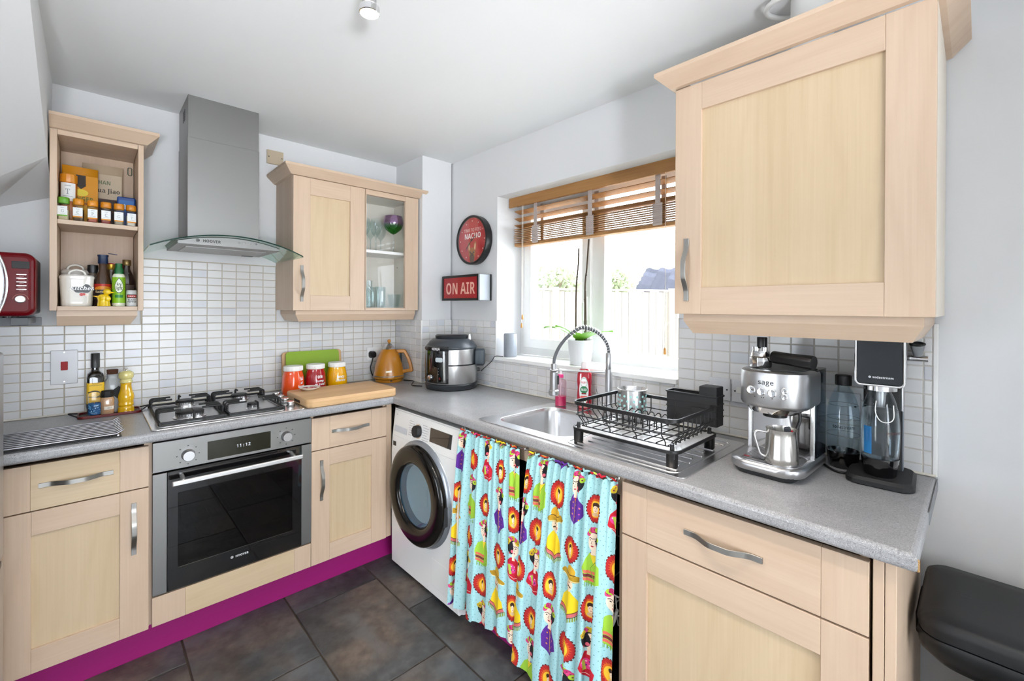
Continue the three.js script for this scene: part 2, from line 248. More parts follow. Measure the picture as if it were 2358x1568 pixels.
// ---------------------------------------------------------------- window
{
  const w = structG('window_1'), X = 0.245, fr = (z0, z1, y0, y1, bw, d, x) => { const o = rrShape(z1 - z0, y1 - y0, 0.002, (z0 + z1) / 2, (y0 + y1) / 2); o.holes.push(rrShape(z1 - z0 - 2 * bw, y1 - y0 - 2 * bw, 0.002, (z0 + z1) / 2, (y0 + y1) / 2, THREE.Path)); const g = ext(o, d, 0.0012, 1); return flat(g.rotateY(-PI / 2).translate(x + d / 2, 0, 0)); };
  mesh(w, 'window_frame', fr(WZ0, WZ1, 1.10, WY1, 0.056, 0.07, X), M.upvc);
  mesh(w, 'mullion', rbx(0.07, 0.86, 0.08, 0.006, X, 1.58, 1.374, 2), M.upvc);
  mesh(w, 'sash', fr(0.836, 1.338, 1.148, 2.008, 0.056, 0.06, X - 0.028), M.upvc);
  mesh(w, 'pane', box(0.006, 0.76, 0.40, X - 0.02, 1.578, 1.087), M.glass);
  mesh(w, 'pane', box(0.006, 0.86, 0.47, X, 1.578, 1.642), M.glass);
  mesh(w, 'handle', merge(rbx(0.012, 0.13, 0.026, 0.004, X - 0.062, 1.39, 1.31, 2), rbx(0.02, 0.03, 0.02, 0.004, X - 0.07, 1.42, 1.31), rbx(0.012, 0.10, 0.018, 0.005, X - 0.082, 1.375, 1.31, 2)), M.upvc);
  mesh(w, 'handle_lock', at(new THREE.CylinderGeometry(0.005, 0.005, 0.004, 12), X - 0.07, 1.435, 1.31, 0, 0, PI / 2), M.black);
  struct('windowsill', rbx(0.225, 0.022, WZ1 - WZ0, 0.005, 0.095, 1.089, (WZ0 + WZ1) / 2, 2), M.upvc);
}
// ---------------------------------------------------------------- outdoors
struct('ground', box(16, 0.1, 14, 8.35, -0.15, 0), std(0xb9b4a8, 0.9));
struct('unseen_ground_patio', merge(box(16, 0.1, 10, -1.3, -0.15, 10.4), box(8, 0.1, 9, -6.75, -0.15, 1)), std(0xc9c5bb, 0.9));  // paving out of view, pale so that it bounces skylight indoors
{
  const t = thing('garden_fence', 'pale timber garden fence of upright boards seen through the window', 'fence', [3.0, -0.1, -1.67], 0), dir = [0.8493, 0.528];
  t.rotation.y = -Math.atan2(dir[1], dir[0]);
  const bm = [0x7b766c, 0x736e65, 0x817b72].map((c) => phys(c, 0.9, { specularIntensity: 0.2 })), g = [0, 1, 2].map(() => rbox(0.111, 1.0, 0.018, 0.003));
  for (let i = -22; i < 42; i++) { const h = 1.74 + rr(-.006, .006); const o = mesh(t, 'board', g[i & 1], bm[floor(rnd() * 3)], [i * 0.114, h / 2, rr(-.004, .004)]); o.scale.y = h; }
  for (const y of [0.35, 1.45]) mesh(t, 'rail', box(7.4, 0.07, 0.04, 1.1, y, -0.035), bm[1]);
  for (const u of [-1.6, 0.25, 2.14, 4.0]) mesh(t, 'post', rbx(0.1, 1.80, 0.05, 0.004, u, 0.9, 0.03), bm[2]);
  mesh(t, 'capping', rbx(7.4, 0.03, 0.06, 0.004, 1.1, 1.765, 0), bm[2]);
}
{
  const t = thing('garage', 'low outbuilding with a grey interlocking tile roof beyond the fence', 'building', [7.0, 0, -2.29], -1.18);
  mesh(t, 'wall', box(4.0, 1.72, 2.4, 2.1, 0.86, -1.35), std(0x9c9286, 0.9));
  const tm = [0x37383f, 0x3c3d45, 0x32333a].map((c) => phys(c, 0.8, { specularIntensity: 0.15 })), s = new THREE.Shape(); s.moveTo(-0.16, 0); s.quadraticCurveTo(-0.08, 0.07, 0, 0.01); s.quadraticCurveTo(0.08, -0.03, 0.16, 0.0); s.lineTo(0.16, -0.02); s.quadraticCurveTo(0.08, -0.05, 0, -0.01); s.quadraticCurveTo(-0.08, 0.05, -0.16, -0.02); s.closePath();
  const g = flat(ext(s, 0.27, 0, 1, 4));
  const r = part(t, 'roof', [0.1, 1.76, 0.0], [0.45, 0, 0]);
  for (let k = 0; k < 5; k++) for (let i = 0; i < 9; i++) mesh(r, 'tile', g, tm[floor(rnd() * 3)], [-0.1 + i * 0.3 + k * 0.02, 0.04, -k * 0.245 - 0.25], [0.1, 0, 0]);
}
{
  const leafG = new THREE.PlaneGeometry(0.06, 0.09), barkM = std(0x8a7a68, 0.9);
  const tree = (name, label, x, z, h, rad, n, tone, group) => {
    const t = thing(name, label, 'tree', [x, -0.1, z]);
    mesh(t, 'trunk', bar([0, 0, 0], [0.1, h * 0.62, 0], 0.07), barkM);
    for (let i = 0; i < 7; i++) { const a = i * 0.9, l = rad * rr(0.5, 0.9); mesh(t, 'branch', curve([[0.08, h * 0.55, 0], [l * 0.5 * cos(a), h * 0.72, l * 0.5 * sin(a)], [l * cos(a), h * rr(0.8, 1.0), l * sin(a)]], 0.02, { seg: 5 }), barkM); }
    const m = new THREE.MeshPhysicalMaterial({ color: tone, roughness: 0.9, transmission: 0.4, thickness: 0, side: THREE.DoubleSide });
    const f = new THREE.InstancedMesh(leafG, m, n), q = new THREE.Object3D(); f.name = 'foliage'; f.castShadow = f.receiveShadow = true; f.userData.kind = 'stuff';
    for (let i = 0; i < n; i++) { const a = rnd() * 6.283, b = Math.acos(rr(-1, 1)), r = rad * Math.cbrt(rnd()); q.position.set(r * sin(b) * cos(a), h * 0.78 + r * 0.75 * cos(b), r * sin(b) * sin(a)); q.rotation.set(rnd() * 6, rnd() * 6, rnd() * 6); q.scale.setScalar(rr(0.6, 1.3)); q.updateMatrix(); f.setMatrixAt(i, q.matrix); }
    t.add(f);
  };
  tree('garden_tree', 'loose light green tree behind the fence, left of the window mullion', 5.2, -3.36, 2.5, 0.6, 1100, 0x8a9474);
  tree('garden_tree', 'bushy green tree behind the fence, just left of the tiled roof', 7.0, -3.3, 2.55, 0.62, 1200, 0x879170);
  tree('garden_tree', 'tall pale tree rising far behind the tiled roof', 13.0, -6.3, 3.9, 1.2, 1500, 0x959d84);
}

// ---------------------------------------------------------------- fitted kitchen
function handle(parent, cx, cy, zf, L, vertical) {
  const o = [], n = 24, d = (s) => { const q = max(0, min(1, (L / 2 - abs(s) - 0.022) / (0.30 * L))); return 0.003 + 0.024 * q * q * (3 - 2 * q); };
  const s0 = []; for (let i = 0; i <= n; i++) s0.push(-L / 2 + L * i / n);
  for (const s of s0) o.push([s, d(s) + 0.0018]); for (const s of s0.reverse()) o.push([s, max(0, d(s) - 0.0018)]);
  const g = flat(ext(shape(o), 0.0155, 0.0006, 1)); // s along x, d along y, width along z
  g.translate(0, 0, -0.00775).rotateX(PI / 2);      // s along x, width along y, d along z
  if (vertical) g.rotateZ(PI / 2);
  return mesh(parent, 'handle', toCreasedNormals(g, 0.5), M.nickel, [cx, cy, zf]);
}
function shaker(parent, x0, x1, y0, y1, zf, { sl = 0.085, sr = 0.085, rt = 0.08, rb = 0.082, glass = false, name = 'door' } = {}) {
  const d = part(parent, name), t = 0.02, h = y1 - y0, w = x1 - x0;
  mesh(d, 'stile', woodPiece(sl, h, t), M.frame, [x0 + sl / 2, (y0 + y1) / 2, zf - t / 2]);
  mesh(d, 'stile', woodPiece(sr, h, t), M.frame, [x1 - sr / 2, (y0 + y1) / 2, zf - t / 2]);
  mesh(d, 'rail', woodPiece(w - sl - sr, rt, t - 0.0006, true), M.frame, [(x0 + sl + x1 - sr) / 2, y1 - rt / 2, zf - t / 2]);
  mesh(d, 'rail', woodPiece(w - sl - sr, rb, t - 0.0006, true), M.frame, [(x0 + sl + x1 - sr) / 2, y0 + rb / 2, zf - t / 2]);
  const pw = w - sl - sr + 0.012, ph = h - rt - rb + 0.012, px = (x0 + sl + x1 - sr) / 2, py = (y0 + rb + y1 - rt) / 2;
  if (glass) mesh(d, 'pane', box(pw, ph, 0.004, px, py, zf - 0.012), pane(0xffffff, { specularIntensity: 0.25 })); else mesh(d, 'panel', woodPiece(pw, ph, 0.008), M.panel, [px, py, zf - 0.013]);
  return d;
}
function drawerFront(parent, x0, x1, y0, y1, zf, { sl = 0.085, sr = 0.085, name = 'drawer', mid = M.frame } = {}) {
  const d = part(parent, name), t = 0.02, h = y1 - y0;
  mesh(d, 'stile', woodPiece(sl, h, t), M.frame, [x0 + sl / 2, (y0 + y1) / 2, zf - t / 2]);
  mesh(d, 'stile', woodPiece(sr, h, t), M.frame, [x1 - sr / 2, (y0 + y1) / 2, zf - t / 2]);
  mesh(d, 'front_board', woodPiece(x1 - x0 - sl - sr, h, t - 0.0004, true), mid, [(x0 + sl + x1 - sr) / 2, (y0 + y1) / 2, zf - t / 2]);
  return d;
}
const ZF = 0.5795, YT = 0.853, YS = 0.695, YB = 0.144;
const shell = (w, y0, y1, d0, d1) => { const h = y1 - y0, d = d1 - d0, y = (y0 + y1) / 2, z = (d0 + d1) / 2, t = 0.016; return merge(box(t, h, d, -w / 2 + t / 2, y, z), box(t, h, d, w / 2 - t / 2, y, z), box(w - 2 * t, t, d, 0, y0 + t / 2, z), box(w - 2 * t, h, 0.008, 0, y, d0 + 0.006)); };
{
  const a = thing('base_cabinet', 'maple base cabinet with one drawer and one door, left of the oven', 'cabinet', [-1.8, 0, 0]);
  mesh(a, 'carcass', shell(0.4, YB, 0.868, 0.02, ZF - 0.022), M.frame);
  let d = drawerFront(a, -0.198, 0.197, YS + 0.002, YT, ZF, { sl: 0.084, sr: 0.084, mid: M.panel }); handle(d, 0.0, 0.779, ZF, 0.19, false);
  d = shaker(a, -0.198, 0.197, YB, YS - 0.002, ZF, { sl: 0.086, sr: 0.084 }); handle(d, 0.153, 0.548, ZF, 0.196, true);
  const c = thing('base_cabinet', 'narrow maple base cabinet with drawer and door, between the oven and the washing machine', 'cabinet', [-0.80, 0, 0]);
  mesh(c, 'carcass', shell(0.396, YB, 0.868, 0.02, ZF - 0.022), M.frame);
  d = drawerFront(c, -0.197, 0.194, YS + 0.002, YT, ZF, { sl: 0.087, sr: 0.085 }); handle(d, -0.003, 0.777, ZF, 0.195, false);
  d = shaker(c, -0.197, 0.194, YB, YS - 0.002, ZF, { sl: 0.087, sr: 0.085 }); handle(d, -0.15, 0.547, ZF, 0.196, true);
  mesh(c, 'corner_post', woodPiece(0.03, 0.724, 0.03), M.frame, [0.2125, YB + 0.362, ZF - 0.022]);
  const o = thing('oven_housing', 'maple oven housing with a plain board under the oven door', 'cabinet', [-1.296, 0, 0]);
  mesh(o, 'carcass', merge(box(0.012, 0.724, 0.53, -0.2975, 0.506, 0.286), box(0.010, 0.724, 0.53, 0.292, 0.506, 0.286), box(0.58, 0.016, 0.53, 0, 0.152, 0.286), box(0.58, 0.016, 0.53, 0, 0.245, 0.286)), M.frame);
  drawerFront(o, -0.297, 0.297, YB, 0.257, ZF, { sl: 0.105, sr: 0.075, name: 'front_panel', mid: M.panel });
  const b = thing('base_cabinet', 'maple base cabinet with wide drawer, right end of the run under the coffee machine', 'cabinet', [0, 0, 2.3215], -PI / 2), zf = 0.562;
  mesh(b, 'carcass', shell(0.60, YB, 0.868, 0.02, zf - 0.022), M.frame);
  d = drawerFront(b, -0.303, 0.303, YS - 0.002, YT, zf, { sl: 0.084, sr: 0.086 }); handle(d, -0.003, 0.771, zf, 0.2, false);
  shaker(b, -0.303, 0.303, YB, YS - 0.007, zf, { sl: 0.085, sr: 0.086, rt: 0.083 });
  mesh(b, 'end_post', woodPiece(0.019, 0.87, 0.03), M.frame, [0.3185, 0.436, zf - 0.016]);
  mesh(b, 'end_panel', woodPiece(0.019, 0.87, zf - 0.002), M.frame, [0.3385, 0.436, zf / 2]);
  const p = thing('plinth', 'magenta plinth board below the oven run', 'plinth', [-1.25, 0, 0.49]); mesh(p, 'board', rbx(1.48, YB, 0.018, 0.001, 0, YB / 2, 0), M.plinth);
  const q = thing('plinth', 'magenta plinth board seen below the patterned curtain', 'plinth', [-0.505, 0, 1.925]); mesh(q, 'board', rbx(0.018, YB, 1.40, 0.001, 0, YB / 2, 0), M.plinth);
}
{ // worktop: one L, rounded edges, opening for the sink bowl
  const t = thing('worktop', 'grey speckled laminate worktop running round the corner', 'worktop', [0, 0.872, 0]);
  const b = 0.012, s = shape([[-2.62, 0], [0, 0], [0, 2.703], [-0.59, 2.703], [-0.59, 0.622], [-2.62, 0.622]]);
  s.holes.push(rrShape(0.372, 0.392, 0.06, -0.322, 1.545, THREE.Path));
  const g = ext(s, 0.038, b, 4, 6); g.rotateX(PI / 2).translate(0, 0.038, 0); mesh(t, 'slab', uvBox(g), M.worktop);
  mesh(t, 'mitre_joint', box(0.0016, 0.001, 0.87, 0, 0, 0), std(0x5a5a5c, 0.6), [-0.295, 0.0381, 0.316], [0, 0.745, 0]);
  mesh(t, 'end_strip', box(0.3, 0.033, 0.0012, 0, 0, 0), M.grey, [-0.15, 0.018, 2.7034]);
  mesh(t, 'chipped_corner', merge([0, 1, 2, 3, 4].map((i) => at(new THREE.IcosahedronGeometry(0.0035, 0), -0.583 + rr(-.002, .002), 0.006 + i * 0.005, 2.7025))), std(0xb08a58, 0.9));
}
// wall cabinets
function cornice(parent, x0, x1, z, y, left, right, depthBack = 0) {   // flared moulding along the front and the sides that show
  const prof = [[0, 0], [0.012, 0.002], [0.05, 0.040], [0.05, 0.052], [0.0, 0.052]];
  const rings = [];
  const path = []; if (left) path.push([x0, depthBack, -1, 0]); path.push([x0, z, left ? -1 : 0, 1]); path.push([x1, z, right ? 1 : 0, 1]); if (right) path.push([x1, depthBack, 1, 0]);
  for (const [px, pz, nx, nz] of path) rings.push(prof.map(([o, h]) => [px + nx * o, y + h, pz + nz * o]));
  return mesh(parent, 'cornice', uvBox(loft(rings, { crease: 0.4, flip: true }), true), M.frame);
}
function pelmet(parent, x0, x1, z, y, left, right, inset = 0.022, hgt = 0.06) {
  const prof = [[0, 0], [0, -0.022], [-0.022, -hgt], [-0.05, -hgt], [-0.05, 0]];
  const path = []; if (left) path.push([x0, 0.01, -1, 0]); path.push([x0, z, left ? -1 : 0, 1]); path.push([x1, z, right ? 1 : 0, 1]); if (right) path.push([x1, 0.01, 1, 0]);
  const rings = path.map(([px, pz, nx, nz]) => prof.map(([o, h]) => [px + nx * o, y + h, pz + nz * o]));
  return mesh(parent, 'light_pelmet', uvBox(loft(rings, { crease: 0.4 }), true), M.frame);
}
const UY0 = 1.3729, UY1 = 2.0889;
{ // open shelf unit
  const x0 = -1.8848, x1 = -1.601, d = 0.28, t = thing('open_shelf_unit', 'open maple wall unit holding spices and jars, left of the extractor hood', 'shelf unit', [0, 0, 0]), th = 0.018;
  mesh(t, 'side', woodPiece(0.021, UY1 - UY0, d), M.frame, [x0 + 0.0105, (UY0 + UY1) / 2, d / 2]); mesh(t, 'side', woodPiece(0.0185, UY1 - UY0, d), M.frame, [x1 - 0.009, (UY0 + UY1) / 2, d / 2]);
  const w = x1 - x0 - 0.041, cx = (x0 + x1) / 2 + 0.001;
  mesh(t, 'top', woodPiece(w, 0.02, d, true), M.frame, [cx, UY1 - 0.010, d / 2]); mesh(t, 'bottom', woodPiece(w, 0.018, d, true), M.frame, [cx, UY0 + 0.009, d / 2 + 0.002]);
  mesh(t, 'shelf', woodPiece(w, 0.018, d - 0.01, true), M.frame, [cx, 1.727, d / 2 + 0.003]); mesh(t, 'back', woodPiece(w, UY1 - UY0 - 0.03, 0.008), M.frame, [cx, (UY0 + UY1) / 2, 0.012]);
  cornice(t, x0, x1, d, UY1, false, true); pelmet(t, x0 + 0.02, x1 - 0.02, d - 0.01, UY0, false, true);
}
{ // cupboard with one wooden and one glazed door
  const x0 = -0.9955, x1 = -0.241, mid = -0.5985, zf = 0.298, c = -0.618, t = thing('wall_cabinet', 'maple wall cabinet with one solid door and one glazed door full of glasses', 'cabinet', [0, 0, 0]), th = 0.016, d = zf - 0.022, h = UY1 - UY0, y = (UY0 + UY1) / 2;
  mesh(t, 'side', woodPiece(th, h, d), M.frame, [x0 + th / 2, y, d / 2]); mesh(t, 'side', box(th, h, d, x1 - th / 2, y, d / 2), M.carcass);
  mesh(t, 'carcass', merge(box(x1 - x0 - 2 * th, th, d, c, UY0 + th / 2, d / 2), box(x1 - x0 - 2 * th, th, d, c, UY1 - th / 2, d / 2), box(x1 - x0 - 2 * th, h, 0.006, c, y, 0.01), box(th, h - 2 * th, d - 0.01, mid, y, d / 2)), M.carcass);
  mesh(t, 'shelf', rbx(x1 - mid - 0.03, 0.018, 0.235, 0.001, (x1 + mid) / 2, 1.731, 0.127), M.white);
  mesh(t, 'hanging_bracket', merge(at(new THREE.CylinderGeometry(0.012, 0.012, 0.008, 16), -0.50, 2.02, 0.016, PI / 2), at(new THREE.CylinderGeometry(0.003, 0.003, 0.004, 8), -0.468, 2.015, 0.015, PI / 2)), M.white);
  mesh(t, 'shelf_pin_hole', merge([[1.80, .2], [1.66, .2], [1.47, .22], [1.66, .06]].map(([py, pz]) => at(new THREE.CylinderGeometry(0.003, 0.003, 0.002, 8), x1 - th - 0.001, py, pz, 0, 0, PI / 2))), M.dark);
  const dr = shaker(t, x0, mid - 0.0015, UY0, UY1 - 0.002, zf, { sl: 0.087, sr: 0.088, rt: 0.09, rb: 0.082 }); handle(dr, -0.9515, 1.517, zf, 0.194, true);
  shaker(t, mid + 0.0015, x1, UY0, UY1 - 0.002, zf, { sl: 0.006, sr: 0.093, rt: 0.03, rb: 0.014, glass: true });
  cornice(t, x0, x1, zf - 0.01, UY1, true, true); pelmet(t, x0 + 0.022, x1 - 0.005, zf - 0.028, UY0, true, false);
}
{ // large cabinet, right
  const t = thing('wall_cabinet', 'large maple wall cabinet above the coffee machine, with a single wide door', 'cabinet', [0, 0, 2.408], -PI / 2), zf = 0.388, y0 = 1.3755, y1 = 2.103, w = 0.6157;
  mesh(t, 'carcass', shell(w - 0.02, y0 + 0.001, y1, 0.0, zf - 0.022).translate(-0.008, 0, 0), M.carcass);
  mesh(t, 'top', box(w - 0.03, 0.016, zf - 0.03, -0.008, y1 - 0.009, (zf - 0.03) / 2), M.carcass);
  mesh(t, 'end_panel', woodPiece(0.016, y1 - y0, zf - 0.021), std(0xe9dfd0, 0.42), [w / 2 - 0.008, (y0 + y1) / 2, (zf - 0.021) / 2]);
  const d = shaker(t, -w / 2, w / 2, y0, y1 - 0.003, zf, { sl: 0.085, sr: 0.09, rt: 0.085, rb: 0.083 }); handle(d, -0.268, 1.5165, zf, 0.198, true);
  cornice(t, -w / 2, w / 2, zf, y1, true, true); pelmet(t, -w / 2 + 0.02, w / 2 - 0.02, zf - 0.022, y0, true, true, 0.022, 0.062);
}
{ // duct over the large cabinet
  const t = thing('ventilation_duct', 'white round duct rising from the top of the large wall cabinet', 'duct', [-0.16, 2.104, 2.425]);
  mesh(t, 'pipe', cyl(0.056, 0.056, 0.262, 0, 0, 0, 40), M.white); mesh(t, 'collar', at(new THREE.TorusGeometry(0.085, 0.008, 10, 40), -0.03, 0.225, -0.03, PI / 2 + 0.12, 0.1), M.white);
}
// ---------------------------------------------------------------- oven
{
  const t = thing('oven', 'built-in stainless steel and black glass oven with clock display', 'oven', [-1.2955, 0.262, ZF]);
  mesh(t, 'body', merge(box(0.56, 0.56, 0.02, 0, 0.30, -0.52), box(0.02, 0.56, 0.5, -0.27, 0.30, -0.27), box(0.02, 0.56, 0.5, 0.27, 0.30, -0.27), box(0.56, 0.02, 0.5, 0, 0.03, -0.27), box(0.56, 0.02, 0.5, 0, 0.58, -0.27)), std(0x17181a, 0.6));
  const cp = mesh(t, 'control_panel', rbx(0.594, 0.117, 0.022, 0.002, 0, 0.539, -0.009), M.brushed);
  const kn = lathe([[0, 0.026], [0.019, 0.026], [0.0205, 0.024], [0.0215, 0.003], [0.023, 0], [0, 0]], 32).rotateX(PI / 2);
  const marks = decalMat(art(256, 256, (x) => { x.fillStyle = '#222'; for (let i = 0; i < 8; i++) { const a = i * PI / 4; x.fillRect(128 + 105 * cos(a) - 7, 128 + 105 * sin(a) - 5, 14, 10); } }), 0.5);
  for (const [x, y] of [[-0.1845, 0.530], [0.1845, 0.533]]) { mesh(cp, 'knob', kn, M.steel, [x, y, 0.002]); decal(cp, 'markings', 0.09, 0.09, marks, [x, y, 0.0026]); }
  const disp = art(512, 168, (x, w, h) => { x.fillStyle = '#000'; x.fillRect(0, 0, w, h); text(x, '11:12', w * 0.55, h * 0.52, 40, '#eef4ff', 'monospace'); });
  const dp = mesh(cp, 'display_screen', rbx(0.238, 0.076, 0.003, 0.001, 0, 0.531, 0.0028), phys(0x1a1a12, 0.08, { clearcoat: 1 }));
  decal(cp, 'display_digits', 0.236, 0.074, new THREE.MeshStandardMaterial({ color: 0x24241a, roughness: 0.12, emissive: 0xffffff, emissiveMap: disp, emissiveIntensity: 1.2 }), [0, 0.531, 0.0046]);
  const dr = part(t, 'door', [0, 0, 0]);
  const fr = rrShape(0.594, 0.473, 0.003, 0, 0.2385); fr.holes.push(rrShape(0.43, 0.30, 0.004, -0.003, 0.237, THREE.Path));
  mesh(dr, 'door_frame', flat(ext(fr, 0.018, 0.001, 1).translate(0, 0, -0.018)), M.black);
  for (const s of [-1, 1]) mesh(dr, 'steel_edge', rbx(0.0455, 0.473, 0.01, 0.002, s * 0.2745, 0.2385, -0.0005), M.brushed);
  const gf = rrShape(0.503, 0.473, 0.003, 0, 0.2385); gf.holes.push(rrShape(0.428, 0.298, 0.004, -0.003, 0.237, THREE.Path));
  mesh(dr, 'black_glass', flat(ext(gf, 0.005, 0.001, 1).translate(0, 0, 0.0)), M.blackGloss);
  mesh(dr, 'window_pane', box(0.428, 0.298, 0.004, -0.003, 0.237, 0.002), pane(0x50524f));
  const hd = mesh(dr, 'handle', merge(rbx(0.484, 0.021, 0.012, 0.005, 0, 0.4395, 0.055, 3), bar([-0.205, 0.452, 0.002], [-0.205, 0.444, 0.052], 0.008), bar([0.205, 0.452, 0.002], [0.205, 0.444, 0.052], 0.008)), std(new THREE.Color().setRGB(.7, .7, .7), 0.4, { metalness: 1 }));
  const logo = art(512, 96, (x, w, h) => { x.fillStyle = '#d8dadc'; x.beginPath(); x.arc(46, 48, 36, 0, 7); x.fill(); x.strokeStyle = '#0a0a0c'; x.lineWidth = 8; x.beginPath(); x.arc(46, 48, 22, 0.4, 5.6); x.stroke(); x.fillStyle = '#0a0a0c'; x.fillRect(30, 44, 34, 8); text(x, 'HOOVER', 300, 50, 84, '#d8dadc'); });
  decal(dr, 'lettering', 0.075, 0.014, decalMat(logo, 0.3), [0.0, 0.056, 0.0056]);
  for (const y of [0.255, 0.145]) { const g = [bar([-0.25, y, -0.03], [0.25, y, -0.03], 0.003), bar([-0.25, y, -0.42], [0.25, y, -0.42], 0.003)]; for (let i = 0; i < 15; i++) g.push(bar([-0.23 + i * 0.033, y + 0.003, -0.03], [-0.23 + i * 0.033, y + 0.003, -0.42], 0.0018, 5)); mesh(t, 'rack', merge(g), std(new THREE.Color().setRGB(.75, .65, .42), 0.35, { metalness: 1 })); }
  const cups = []; for (let i = 0; i < 4; i++) cups.push(at(lathe([[0.016, 0], [0.03, 0.022], [0.033, 0.022], [0.0, -0.002]], 20), -0.15 + i * 0.1, 0.09, -0.13)); mesh(t, 'bun_tray', merge(cups, box(0.46, 0.002, 0.3, 0, 0.111, -0.2)), std(0x55585c, 0.35, { metalness: 0.8 }));
}
// ---------------------------------------------------------------- hob
{
  const t = thing('gas_hob', 'stainless steel four burner gas hob with black pan supports', 'hob', [-1.3145, 0.91, 0.338]);
  mesh(t, 'plate', slab(rrShape(0.566, 0.534, 0.02), 0.006, 0.0025), M.sink);
  mesh(t, 'well', slab(rrShape(0.46, 0.46, 0.02, -0.03, 0.01), 0.0075, 0.001), M.steel);
  const burn = (x, z, r) => { const b = part(t, 'burner', [x, 0.007, z]); mesh(b, 'burner_ring', lathe([[r * 1.22, 0], [r * 1.2, 0.004], [r, 0.006], [r, 0.020], [r * 0.9, 0.022], [0, 0.022]], 36), M.sink); const sl = []; for (let i = 0; i < 28; i++) { const a = i / 28 * 2 * PI; sl.push(at(new THREE.BoxGeometry(0.0016, 0.008, 0.0015), r * sin(a), 0.016, r * cos(a), 0, a)); } mesh(b, 'flame_slots', merge(sl), M.black); mesh(b, 'burner_cap', lathe([[r * 1.02, 0.021], [r * 1.02, 0.026], [r * 0.9, 0.030], [0, 0.031]], 36), M.castIron); };
  burn(-0.142, 0.105, 0.050); burn(-0.126, -0.165, 0.036); burn(0.098, -0.158, 0.036); burn(0.096, 0.122, 0.024);
  const grate = (x0, x1) => {
    const g = part(t, 'pan_support'), y = 0.014, z0 = -0.232, z1 = 0.205, q = 0.0042, yt = 0.05, bit = (a, b) => mesh(g, 'support_bar', bar(a, b, q, 6), M.castIron);
    for (const z of [z0, z1]) mesh(g, 'support_bar', rbx(x1 - x0, 0.010, 0.008, 0.002, (x0 + x1) / 2, y, z), M.castIron); for (const x of [x0, x1]) mesh(g, 'support_bar', rbx(0.008, 0.010, z1 - z0, 0.002, x, y, (z0 + z1) / 2), M.castIron);
    for (const z of [-0.20, -0.165, -0.13, 0.07, 0.11, 0.15]) for (const s of [0, 1]) { const x = s ? x1 : x0, e = s ? -1 : 1, L = abs(z - (z < 0 ? -0.165 : 0.11)) < 0.01 ? 0.055 : 0.075; mesh(g, 'finger', rod([[x, y, z], [x, yt - 0.006, z], [x + e * 0.007, yt, z], [x + e * L, yt, z]], q, { seg: 6, tension: 0.05 }), M.castIron); }
    const xm = (x0 + x1) / 2; for (const [z, e] of [[z0, 1], [z1, -1]]) mesh(g, 'finger', rod([[xm, y, z], [xm, yt - 0.006, z], [xm, yt, z + e * 0.007], [xm, yt, z + e * 0.045]], q, { seg: 6, tension: 0.05 }), M.castIron);
    for (const [x, z] of [[x0, z0], [x0, z1], [x1, z0], [x1, z1]]) mesh(g, 'foot', cyl(0.006, 0.006, 0.012, x, 0.006, z, 10), M.black);
  };
  grate(-0.253, -0.030); grate(-0.012, 0.205);
  const kn = lathe([[0.020, 0], [0.018, 0.003], [0.016, 0.006], [0.0175, 0.018], [0.016, 0.022], [0, 0.022]], 28);
  for (const [x, z] of [[0.246, 0.165], [0.25, 0.072], [0.256, -0.022], [0.260, -0.115]]) { const k = mesh(t, 'knob', kn, M.sink, [x, 0.0065, z]); mesh(k, 'knob_skirt', cyl(0.0195, 0.0195, 0.004, 0, 0, 0), M.black); }
}
